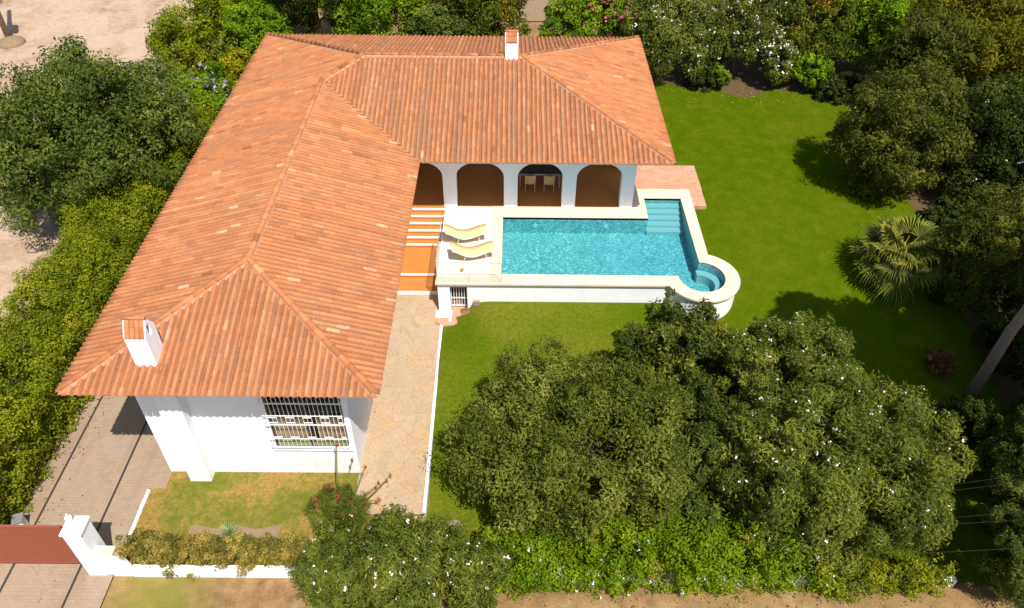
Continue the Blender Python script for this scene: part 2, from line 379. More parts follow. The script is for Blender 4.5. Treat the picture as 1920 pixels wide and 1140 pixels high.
    leaf('l_orange', (0.035, 0.055, 0.006), (0.075, 0.098, 0.010), (0.14, 0.13, 0.015), (0.36, 0.15, 0.03))
    leaf('l_palm', (0.066, 0.080, 0.020), (0.135, 0.150, 0.038), (0.225, 0.215, 0.055), (0.32, 0.28, 0.05))
    leaf('l_dry', (0.085, 0.09, 0.02), (0.18, 0.15, 0.04), (0.33, 0.23, 0.075), (0.40, 0.27, 0.10))
    leaf('l_grey', (0.13, 0.17, 0.11), (0.20, 0.25, 0.17), (0.27, 0.31, 0.22))
    leaf('l_brown', (0.09, 0.045, 0.02), (0.17, 0.09, 0.045), (0.27, 0.15, 0.08))
    leaf('l_cedar', (0.028, 0.038, 0.006), (0.058, 0.066, 0.011), (0.105, 0.104, 0.017), (0.15, 0.135, 0.03))
make_materials()

# ------------------------------------------------------------------ terrain
D = 2.10            # pool deck level
E = 5.27            # eave level
XL, XR, XRR = -12.36, -3.65, 6.34
Y0, Y1, Y2 = 13.92, 37.76, 25.94
SL = 0.2748

def lawn_h(x, y):
    h = np.interp(y, [11.2, 14, 17, 22.4, 28, 31, 60], [-0.30, -0.28, 0.15, 1.15, 1.93, 2.02, 2.0])
    dip = sstep(-0.9, -2.5, x) * sstep(19.0, 22.0, y)          # the lawn drops to the cellar door beside the path
    return h * (1 - dip) + dip * np.interp(y, [19, 22.4, 30], [0.30, 0.58, 0.6])
def path_h(x, y):
    return np.maximum(0.0, 0.066 * (np.asarray(y, float) - 14.0)) + 0.0 * np.asarray(x, float)
def base_h(x, y):
    x = np.asarray(x, float); y = np.asarray(y, float)
    right = sstep(-3.4, -2.5, x)
    h = right * lawn_h(x, y) + (1 - right) * (0.0 + 2.0 * sstep(30, 40, y) * sstep(-20, -13, x))
    out = sstep(11.5, 11.2, y)
    return h * (1 - out) + out * 0.0
def ground_h(x, y):
    h = base_h(x, y) - 0.09
    x = np.asarray(x, float); y = np.asarray(y, float)
    inside = ((x > -11.0) & (x < 5.0) & (y > 15.6) & (y < 36) & ((x < -5) | (y > 22.9))) | ((x > -2.6) & (x < 7.7) & (y > 22.6) & (y < 36))
    return np.where(inside, -0.7, h)

def grid(name, xs, ys, hf, mat, parent=None):
    xs = np.array(xs, float); ys = np.array(ys, float)
    X, Y = np.meshgrid(xs, ys); Z = hf(X, Y)
    V = np.stack([X.ravel(), Y.ravel(), Z.ravel()], 1); w = len(xs)
    i, j = np.meshgrid(np.arange(w - 1), np.arange(len(ys) - 1)); a = (j * w + i).ravel()
    return smooth(raw_mesh(name, V, np.stack([a, a + 1, a + w + 1, a + w], 1), mat, parent))

def strip(name, pieces, hf, mat, off=0.0, step=0.3, parent=None):
    """sheet following the terrain: pieces = list of (x0, x1, ya(x), yb(x))"""
    Vs = []; Fs = []; b = 0
    for x0, x1, ya, yb in pieces:
        nx = max(2, int((x1 - x0) / step) + 1); xs = np.linspace(x0, x1, nx)
        lo = np.array([ya(x) if callable(ya) else ya for x in xs]); hi = np.array([yb(x) if callable(yb) else yb for x in xs])
        ny = max(2, int((hi - lo).max() / step) + 1); t = np.linspace(0, 1, ny)[:, None]
        Y = lo[None] + t * (hi - lo)[None]; X = np.repeat(xs[None], ny, 0); Z = hf(X, Y) + off
        Vs.append(np.stack([X.ravel(), Y.ravel(), Z.ravel()], 1))
        i, j = np.meshgrid(np.arange(nx - 1), np.arange(ny - 1)); a = (j * nx + i).ravel() + b
        Fs.append(np.stack([a, a + 1, a + nx + 1, a + nx], 1)); b += nx * ny
    o = smooth(raw_mesh(name, np.concatenate(Vs), np.concatenate(Fs), mat, parent))
    return tag(o, kind='structure')

SPC = (7.42, 22.87); R_IN, R_OUT = 0.90, 1.42
def setting():
    far = [-900, -500, -250, -120, -70]
    xs = far + list(np.arange(-45, 45.1, 0.5)) + [70, 120, 250, 500, 900]
    ys = [-900, -400, -150, -60, -20, -5] + list(np.arange(2, 66.1, 0.5)) + [75, 100, 160, 300, 600, 1200]
    g = grid('ground', xs, ys, ground_h, M['ground']); tag(g, kind='structure')
    # lawn round the pool
    def circ_lo(x): return SPC[1] - math.sqrt(max(0.0, 1.33 ** 2 - (x - SPC[0]) ** 2))
    def circ_hi(x): return SPC[1] + math.sqrt(max(0.0, 1.33 ** 2 - (x - SPC[0]) ** 2))
    back = lambda x: 38.7 + 0.5 * math.sin(x * 0.9) + 0.25 * math.sin(x * 2.3 + 1) - 0.10 * max(0, x - 12)
    strip('lawn', [(-2.62, -1.55, 11.55, 22.05), (-1.55, 6.15, 11.55, 22.55), (6.15, 8.70, 11.55, circ_lo), (7.78, 8.70, lambda x: max(circ_hi(x), 22.9), 28.6),
                   (5.25, 8.70, 28.6, back), (8.70, 17.6, 11.55, back)], lambda x, y: base_h(x, y), M['lawn'], 0.0, 0.25)
    strip('planting_bed', [(5.25, 30, lambda x: back(min(x, 17.6)) - 0.15, 52), (17.5, 30, 11.5, 40)], base_h, M['bed'], -0.03, 0.5)
    strip('front_lawn', [(-11.66, -4.86, 11.62, 15.2), (-4.9, -3.0, 11.62, 13.95)], lambda x, y: 0 * x, M['drylawn'], 0.02, 0.5)
    strip('flower_bed', [(-9.9, -7.1, lambda x: 12.62 + 0.05 * math.sin(7 * x), lambda x: 13.05 + 0.06 * math.sin(5 * x))], lambda x, y: 0 * x, M['soil'], 0.045, 0.2)
    strip('path', [(-4.95, -2.72, 13.55, 23.6)], path_h, M['path'], 0.03, 0.4)
    strip('driveway', [(-15.4, -11.66, 2.0, 40)], lambda x, y: 0 * x, M['drive'], 0.024, 1.0)
    strip('driveway', [(-11.66, -11.15, 14.45, 40)], lambda x, y: 0 * x, M['drive'], 0.0235, 1.0)
    for x0 in (-12.77, -14.78):
        strip('drainage_channel', [(x0, x0 + 0.075, 2.0, 40)], lambda x, y: 0 * x, M['joint'], 0.030, 0.075)
    strip('dirt_lot', [(-70, -17.0, 12.0, lambda x: 57 + 2 * math.sin(0.35 * x) + 1.0 * math.sin(x))], lambda x, y: base_h(x, y) + 0.12 * (1 + np.sin(0.35 * x + 0.2 * y)) * sstep(-19, -26, x), M['sand'], 0.0, 0.5)
    strip('meadow', [(-23, -9, 50, 75)], lambda x, y: base_h(x, y), M['lawn'], -0.02, 1.0)
    strip('bare_soil', [(0.2, 4.2, 48, 58)], base_h, M['soil'], -0.02, 1.0)
setting()

# ------------------------------------------------------------------ house
rng = np.random.default_rng(7)
def tile_slope(name, parent, org, u, run, length, lo, hi, seed, pitch=0.198, rowlen=0.36):
    """barrel tiles laid over one roof slope. org = eave corner (x, y); u, run = unit 2-D directions; lo/hi(u) limit the run"""
    r = np.random.default_rng(seed)
    nc = int(length / pitch); pitch = length / nc
    cov = np.array([-1.0, -0.75, -0.4, 0.0, 0.4, 0.75, 1.0])
    prof = np.sqrt(np.maximum(0, 1 - cov ** 2)) * 0.070
    stain_amt = {4: .85, 2: .5, 6: .6, 5: .4}.get(seed, .38)
    V = []; F = []; T = []; G = []; b = 0
    ext = 0.085                               # tiles stick out past the eave
    def clampw(uu, w, low):
        return np.clip(w, lo(uu) - (ext if low else 0.0), hi(uu))
    for c in range(nc):
        uc = (c + 0.5) * pitch
        us = np.clip(uc + np.array([-pitch / 2, 0, pitch / 2]), 0, length)
        h1 = max(hi(x) for x in us); l0 = min(lo(x) for x in us)
        if h1 - l0 < 0.03: continue
        n = int(math.ceil((h1 - l0 + ext) / rowlen)) + 2; ph = r.random()
        coltint = r.normal(0, 0.09); walk = r.normal(0, .5); ju = r.normal(0, 0.006)
        k0 = math.floor(l0 / rowlen) if l0 > 0.01 else 0
        for k in range(k0, k0 + n + 1):
            w0 = (k - ph) * rowlen + r.normal(0, .012); w1 = (k + 1 - ph) * rowlen + 0.045
            if k == 0: w0 = -ext
            if w0 > h1 or w1 < l0: continue
            walk = walk * .88 + r.normal(0, .30); gs = float(np.clip((walk - .25) * 1.1, 0, 1)) * stain_amt
            tt = np.clip(0.5 + coltint + r.normal(0, 0.12), 0.05, 0.93)
            if r.random() < 0.006: tt = 0.96 + .04 * r.random()
            hw0 = 0.066 + r.normal(0, 0.0015); hw1 = hw0 - .0015
            lift = 0.003 + abs(r.normal(0, 0.002)); sk = r.normal(0, 0.003)
            rows = []
            for (w, hw, dz, shrink) in ((w0, hw0, lift - (0.016 if k == 0 else 0.001), 0.80 if k == 0 else .98), (w0, hw0, lift, 1.0), (w1, hw1, 0.0, 0.97)):
                uu = np.clip(uc + ju + .008 * math.sin(1.7 * w + 9 * ph) + cov * hw * (1 if shrink > .85 else .9) + (sk if w == w0 else 0), 0, length)
                ww = np.array([clampw(x, w, True) for x in uu])
                z = E + SL * ww + prof * shrink + dz + 0.012
                rows.append(np.stack([org[0] + u[0] * uu + run[0] * ww, org[1] + u[1] * uu + run[1] * ww, z], 1))
            m = 7; i = np.arange(m - 1)
            if k != 0:                            # only the eave tiles show their open end
                rows = rows[1:]; V.append(np.concatenate(rows))
                F.append(np.stack([b + i, b + i + 1, b + m + i + 1, b + m + i], 1)); T.append(np.full(6, tt)); G.append(np.full(6, gs)); b += 14
                continue
            V.append(np.concatenate(rows))
            F.append(np.concatenate([np.stack([b + i, b + i + 1, b + m + i + 1, b + m + i], 1), np.stack([b + m + i, b + m + i + 1, b + 2 * m + i + 1, b + 2 * m + i], 1)]))
            T.append(np.full(12, tt)); G.append(np.full(12, gs)); b += 21
        # channel tiles between two covers; groove shade is painted in by darker colour
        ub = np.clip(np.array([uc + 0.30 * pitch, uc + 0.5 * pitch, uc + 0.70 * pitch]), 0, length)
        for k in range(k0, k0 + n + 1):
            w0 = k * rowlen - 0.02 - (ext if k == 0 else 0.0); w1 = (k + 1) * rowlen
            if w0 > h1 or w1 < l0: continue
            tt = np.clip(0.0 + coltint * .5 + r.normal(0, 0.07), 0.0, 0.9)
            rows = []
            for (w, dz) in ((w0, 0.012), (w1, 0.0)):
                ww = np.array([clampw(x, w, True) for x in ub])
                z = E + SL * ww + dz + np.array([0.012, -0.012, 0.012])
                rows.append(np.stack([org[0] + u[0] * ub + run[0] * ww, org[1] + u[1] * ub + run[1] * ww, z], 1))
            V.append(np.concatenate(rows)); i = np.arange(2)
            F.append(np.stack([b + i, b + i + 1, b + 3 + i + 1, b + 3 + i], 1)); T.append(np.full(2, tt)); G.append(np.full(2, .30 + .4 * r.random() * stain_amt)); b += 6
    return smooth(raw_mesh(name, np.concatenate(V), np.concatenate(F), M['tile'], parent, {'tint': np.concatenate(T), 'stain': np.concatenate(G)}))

def ridge_tiles(parent, p0, p1, seed):
    r = np.random.default_rng(seed)
    p0 = np.array(p0, float); p1 = np.array(p1, float); L = np.linalg.norm(p1 - p0); d = (p1 - p0) / L
    s = np.cross(d, (0, 0, 1.0)); s /= np.linalg.norm(s); up = np.cross(s, d)
    mo = MB(); w = 0.135
    a = np.linspace(0, 1, 2)
    mo.hexa([p0 - s * w - up * .05, p1 - s * w - up * .05, p1 + s * w - up * .05, p0 + s * w - up * .05],
            [p0 - s * .085 + up * .07, p1 - s * .085 + up * .07, p1 + s * .085 + up * .07, p0 + s * .085 + up * .07])
    n = int(L / 0.38); th = np.linspace(0, PI, 9); V = []; F = []; T = []; b = 0
    rt = MB()
    for k in range(n):
        q0 = p0 + d * (k * L / n); q1 = p0 + d * ((k + 1) * L / n + 0.05); tt = float(np.clip(r.normal(0.45, 0.22), 0, 0.97))
        r0, r1 = 0.104 + r.normal(0, .004), 0.094
        V = []
        for (q, rr, lf) in ((q0, r0 * .9, .035), (q0, r0, .05), (q1, r1, .03)):
            for t in th: V.append(q + s * rr * math.cos(t) + up * (rr * .78 * math.sin(t) + lf + .02))
        m = len(th)
        F = [(j * m + i, j * m + i + 1, (j + 1) * m + i + 1, (j + 1) * m + i) for j in range(2) for i in range(m - 1)]
        rt.add(V, F, tt)
    o = rt.build('ridge_tiles', M['tile'], parent, sm=True)
    mo.build('ridge_mortar', M['mortar'], parent)
    return o

def arch_outline(x0, x1, zb, zs, rise, n=14):
    c = (x0 + x1) / 2; a = (x1 - x0) / 2
    pts = [(x0, zb), (x0, zs)]
    for i in range(1, n): 
        t = PI - PI * i / n
        pts.append((c + a * math.cos(t), zs + rise * math.sin(t)))
    pts += [(x1, zs), (x1, zb)]
    return pts

def house():
    H = thing('house', 'white villa with L-shaped orange barrel tile roof and an arcade beside the pool', 'house')
    m = (XL + XR) / 2; W1 = XR - XL; W2 = Y1 - Y2; h1 = W1 / 2; h2 = W2 / 2
    yb = Y2 + h1; xw = XL + h2; xe = XRR - h2; yr = (Y1 + Y2) / 2
    # ---- roof body under the tiles
    R = MB()
    ins = 0.05
    def z(w): return E + SL * w - 0.015
    P = {'a': (XL + ins, Y0 + ins, E - .015), 'b': (XR - ins, Y0 + ins, E - .015), 'c': (XR - ins, Y2 + ins, E - .015), 'd': (XRR - ins, Y2 + ins, E - .015), 'e': (XRR - ins, Y1 - ins, E - .015), 'f': (XL + ins, Y1 - ins, E - .015),
         'm0': (m, Y0 + h1, z(h1)), 'm1': (m, yb, z(h1)), 'w': (xw, yr, z(h2)), 'r': (xe, yr, z(h2))}
    names = list(P); V = [P[k] for k in names]; ix = {k: i for i, k in enumerate(names)}
    R.add(V, [[ix[c] for c in f] for f in (('a', 'b', 'm0'), ('b', 'c', 'm1', 'm0'), ('c', 'd', 'r', 'w', 'm1'), ('d', 'e', 'r'), ('e', 'f', 'w', 'r'), ('f', 'a', 'm0', 'm1', 'w'))])
    roof = R.build('roof', M['mortar'], H)
    outl = [(XL, Y0), (XR, Y0), (XR, Y2), (XRR, Y2), (XRR, Y1), (XL, Y1)]
    def inset(d): return [(XL + d, Y0 + d), (XR - d, Y0 + d), (XR - d, Y2 + d), (XRR - d, Y2 + d), (XRR - d, Y1 - d), (XL + d, Y1 - d)]
    S = MB(); prism(S, [inset(0.09), inset(0.22)], E - 0.125, E + 0.012); S.build('fascia', M['eave_mortar'], roof)
    S = MB(); prism(S, [inset(0.215)], E - 0.13, E - 0.10); S.build('soffit', M['stucco'], roof)
    # ---- tile slopes
    tile_slope('tile_slope', roof, (XL, Y0), (1, 0), (0, 1), W1, lambda u: 0.0, lambda u: min(u, W1 - u), 1)
    tile_slope('tile_slope', roof, (XL, Y0), (0, 1), (1, 0), Y1 - Y0, lambda u: 0.0, lambda u: max(0, min(u, h1) if u < yb - Y0 else min(h1 + (u - (yb - Y0)), Y1 - Y0 - u)), 2)
    tile_slope('tile_slope', roof, (XR, Y0), (0, 1), (-1, 0), yb - Y0, lambda u: max(0.0, u - (Y2 - Y0)), lambda u: min(u, h1), 3)
    Ls = XRR - m
    tile_slope('tile_slope', roof, (m, Y2), (1, 0), (0, 1), Ls, lambda u: max(0.0, h1 - u), lambda u: max(0.0, min(h1 + u, h2, Ls - u)), 4)
    tile_slope('tile_slope', roof, (XRR, Y2), (0, 1), (-1, 0), W2, lambda u: 0.0, lambda u: min(u, W2 - u), 5)
    tile_slope('tile_slope', roof, (XL, Y1), (1, 0), (0, -1), XRR - XL, lambda u: 0.0, lambda u: max(0, min(u, h2, XRR - XL - u)), 6)
    e0 = E + 0.03
    zz = lambda w: e0 + SL * w
    for i, (p, q) in enumerate((((XL + .05, Y0 + .05, e0 + .01), (m, Y0 + h1, zz(h1))), ((XR - .05, Y0 + .05, e0 + .01), (m, Y0 + h1, zz(h1))), ((m, Y0 + h1, zz(h1)), (m, yb, zz(h1))),
                                ((m, yb, zz(h1)), (xw, yr, zz(h2))), ((XL + .05, Y1 - .05, e0 + .01), (xw, yr, zz(h2))), ((xw, yr, zz(h2)), (xe, yr, zz(h2))), ((XRR - .05, Y2 + .05, e0 + .01), (xe, yr, zz(h2))),
                                ((XRR - .05, Y1 - .05, e0 + .01), (xe, yr, zz(h2))))):
        ridge_tiles(roof, p, q, 40 + i)
    va = MB(); p = np.array((XR, Y2, E + .015)); q = np.array((m, yb, E + SL * h1 + .015)); s = np.array((0.7, 0.7, 0)) * .05
    up = np.array((0, 0, .09))
    va.hexa([p - s, p + s, q + s, q - s], [p - s + up * .5, p + s + up * .5, q + s + up * .5, q - s + up * .5]); va.build('valley_gutter', plain('dark_valley', (0.16, 0.09, 0.06), .9, .2, .4, 8), roof)
    # ---- walls
    wt = E - 0.13; wx0, wx1, wy0 = -11.18, -4.90, 15.12
    W = MB()
    win = (-7.42, -5.08, 1.33, 3.95)
    fy = lambda u, v, w: (u, w, v)
    # front wall with the window opening (thickness 0.3)
    for x0, x1, z0, z1 in ((wx0, win[0], -0.3, wt), (win[1], wx1, -0.3, wt), (win[0], win[1], -0.3, win[2]), (win[0], win[1], win[3], wt)):
        W.box(x0, x1, wy0, wy0 + 0.3, z0, z1)
    W.box(wx0, wx0 + 0.3, wy0 + 0.3, 36.6, -0.3, wt)
    W.box(wx1 - 0.3, wx1, wy0 + 0.3, 31.2, -0.3, wt)
    W.box(wx0 + 0.3, 5.21, 36.3, 36.6, 0.5, wt)
    W.box(4.91, 5.21, 31.5, 36.3, 0.5, wt)
    W.box(wx1, 5.21, 31.2, 31.5, 0.5, wt)
    W.build('wall', M['stucco'], H)
    cb = MB(); cb.hexa([(-10.42, 14.74, -0.2), (-9.73, 14.74, -0.2), (-9.73, wy0, -0.2), (-10.42, wy0, -0.2)], [(-10.42, 14.74, wt - .003), (-9.73, 14.74, wt - .003), (-9.73, wy0, wt - .003), (-10.42, wy0, wt - .003)])
    cb.build('chimney_breast', M['stucco'], H, bevel=0.02)
    # ---- arcade
    A = MB()
    piers = [(-2.90, -2.33), (-0.32, 0.26), (2.16, 2.74), (4.66, 5.21)]
    ax0, ax1 = wx1, 5.21
    opens = [(ax0 + .02, -2.90), (-2.33, -0.32), (0.26, 2.16), (2.74, 4.66)]
    out = [(ax0 + .004, D - .2)]
    for (a, b) in opens: out += arch_outline(a, b, D - .2, 3.60, 0.72)
    out += [(ax1, D - .2), (ax1, wt), (ax0 + .004, wt)]
    flat, tr = poly_faces([out])
    y0, y1 = 27.5, 27.95
    n = len(flat)
    V = [(u, y0, v) for u, v in flat] + [(u, y1, v) for u, v in flat]
    F = [tuple(t) for t in tr] + [tuple(i + n for i in t[::-1]) for t in tr] + [(i, i + n, (i + 1) % n + n, (i + 1) % n) for i in range(n)]
    A.add(V, F)
    # right end of the gallery: a pier and a wall with an arched opening
    A.box(4.91, 5.21, 27.95, 28.5, D - .2, wt - .003); A.box(4.91, 5.21, 30.5, 31.2, D - .2, wt - .003); A.box(4.91, 5.21, 28.5, 30.5, 4.3, wt - .003)
    A.build('arcade', M['stucco'], H)
    fl = MB(); fl.box(ax0, 5.2, 27.52, 31.2, D - .25, D + .006); fl.build('gallery_floor', M['floor'], H)
    cl = MB(); cl.box(ax0, 4.9, 27.95, 31.2, 4.75, 4.85); cl.build('gallery_ceiling', M['stucco'], H)
    # ---- window
    wn = MB(); fr = 0.07; yg = wy0 + 0.03
    for x0, x1, z0, z1 in ((win[0], win[0] + fr, win[2], win[3]), (win[1] - fr, win[1], win[2], win[3]), (win[0] + fr, win[1] - fr, win[2], win[2] + fr), (win[0] + fr, win[1] - fr, win[3] - fr, win[3]), (-6.29, -6.21, win[2] + fr, win[3] - fr)):
        wn.box(x0, x1, yg, yg + .06, z0, z1)
    wo = wn.build('window', M['darkframe'], H)
    g = MB(); g.box(win[0] + fr, win[1] - fr, yg + .028, yg + .034, win[2] + fr, win[3] - fr); g.build('pane', M['glass'], wo)
    lp = MB(); lp.box(win[0] + fr, win[1] - fr, yg + .012, yg + .026, win[2] + fr, win[2] + .36); lp.build('lower_panel', plain('pale_green_panel', (.30, .33, .13), .6, .3, .15), wo)  # pale green strip across the foot of the pane
    c = MB(); nn = 90
    for s0, s1 in ((win[0], -6.34), (-6.02, win[1])):
        xs = np.linspace(s0, s1, nn); ys = yg + .14 + .035 * np.sin(xs * 44) + .015 * np.sin(xs * 17)
        V = [(x, y, win[2] - .02) for x, y in zip(xs, ys)] + [(x, y, 2.72) for x, y in zip(xs, ys)]
        c.add(V, [(i, i + 1, nn + i + 1, nn + i) for i in range(nn - 1)])
    c.build('curtain', M['curtain'], wo, sm=True)
    dk = MB(); dk.box(win[0] - .1, win[1] + .1, yg + .5, yg + .55, win[2] - .1, win[3] + .1); dk.box(win[0] - .1, win[1] + .1, yg + .135, yg + .5, win[2] - .15, win[2] - .1); dk.build('room_backing', M['dark'], wo)
    # projecting iron grille
    gr = MB(); gx0, gx1, gz0, gz1, gy = -7.48, -5.04, 1.62, 4.12, 14.92
    nb = 19
    for i in range(nb):
        x = gx0 + .03 + (gx1 - gx0 - .06) * i / (nb - 1); gr.box(x - .007, x + .007, gy - .007, gy + .007, gz0, gz1)
    for zc, hh in ((1.66, .014), (2.06, .008), (2.74, .018), (3.16, .008), (3.72, .016), (4.08, .014)):
        gr.box(gx0, gx1, gy - .013, gy + .013, zc - hh, zc + hh)
    for i in range(1, nb - 1, 4):               # flat bar ornaments between the uprights
        xa = gx0 + .03 + (gx1 - gx0 - .06) * i / (nb - 1); xb = gx0 + .03 + (gx1 - gx0 - .06) * (i + 2) / (nb - 1)
        xb = min(xb, gx1 - .03)
        for zc in (2.14, 2.84, 3.08): gr.box(xa, xb, gy - .009, gy + .009, zc - .018, zc + .018)
    for x in (gx0, gx1):
        for zc in (1.68, 2.74, 3.72): gr.box(x - .012, x + .012, gy + .013, wy0, zc - .012, zc + .012)
    gr.build('window_grille', M['grille'], H)
    si = MB(); si.box(win[0] - .12, win[1] + .12, 15.06, wy0, 1.26, 1.315); si.build('window_sill', M['stucco'], H, bevel=.01)
    # ---- front chimney with a little tiled saddle roof
    def chimney(x0, x1, y0, y1, zb, ze, rise, flue):
        c = MB(); ym = (y0 + y1) / 2
        c.box(x0, x1, y0, y1, zb, ze - .26)
        th = .09
        for xa, xb in ((x0, x0 + th), (x1 - th, x1)):   # gable walls with a smoke hole
            hole = [(ym - .085, ze - .14), (ym + .085, ze - .14), (ym + .085, ze + rise * .5), (ym - .085, ze + rise * .5)]
            prism(c, [[(y0, ze - .26), (y1, ze - .26), (y1, ze), (ym, ze + rise + .03), (y0, ze)], hole], xa, xb, lambda u, v, w: (w, u, v))
        c.box(x0 + th, x1 - th, y0, y0 + .07, ze - .26, ze - .02); c.box(x0 + th, x1 - th, y1 - .07, y1, ze - .26, ze - .02)
        co = c.build('chimney', M['stucco'], roof)
        d = MB(); d.box(x0 + th + .004, x1 - th - .004, y0 + .075, y1 - .075, ze - .255, ze + .04); d.box(x0 + th + .004, x1 - th - .004, ym - .10, ym + .10, ze + .04, ze + rise * .52); d.build('flue', M['dark'], co)
        t = MB(); k = 4; w = (x1 - x0 - 0.06) / k
        for sgn in (-1, 1):
            for i in range(k):
                xc = x0 + .03 + w * (i + .5); cov = np.linspace(-1, 1, 7); pr = np.sqrt(np.maximum(0, 1 - cov ** 2)) * .05
                for (f0, f1) in ((-.12, .5), (.45, 1.0)):
                    V = []
                    for f, lf in ((f0, .028), (f1, .008)):
                        yy = (y0 if sgn < 0 else y1) * (1 - f) + ym * f
                        for cc, pp in zip(cov, pr): V.append((xc + cc * w * .48, yy, ze + rise * f + pp + lf))
                    t.add(V, [(j, j + 1, 7 + j + 1, 7 + j) for j in range(6)], float(rng.uniform(.25, .75)))
            V = [(x0 + .03, y0 if sgn < 0 else y1, ze), (x1 - .03, y0 if sgn < 0 else y1, ze), (x1 - .03, ym, ze + rise), (x0 + .03, ym, ze + rise)]
            t.add(V, [(0, 1, 2, 3)], .2)
        t.tube([(x0 - .01, ym, ze + rise + .03), (x1 + .01, ym, ze + rise + .03)], .055, 8, .6)
        t.build('tile_cap', M['tile'], co, sm=True)
    chimney(-10.43, -9.83, 14.72, 15.34, 5.35, 6.62, 0.42, True)
    chimney(-0.32, 0.24, 31.66, 32.22, 6.6, 7.62, 0.36, True)
    return H
HOUSE = house()

# ------------------------------------------------------------------ steps beside the deck
def stairs():
    T = thing('staircase', 'orange terracotta steps with white risers between house and pool deck', 'staircase', (-3.9, 25.3, 0.6))
    org = (-3.9, 25.3, 0.6)
    ys = [27.32, 27.06, 26.80, 26.53, 26.28, 26.02, 24.25, 23.36]
    x0, x1 = -4.89, -2.86
    for k, y in enumerate(ys):
        top = D - 0.185 * k; back = ys[k - 1] if k else 27.52
        s = MB(org); s.box(x0, x1, y + .003, back + (.0 if k else 0), top - .34, top); o = s.build('step', M['floor'], T)
        r = MB(org); r.box(x0, x1, y - .002, y + .02, top - (.19 if k == 7 else .095), top + .003); r.build('riser', M['stucco'], o)
stairs()

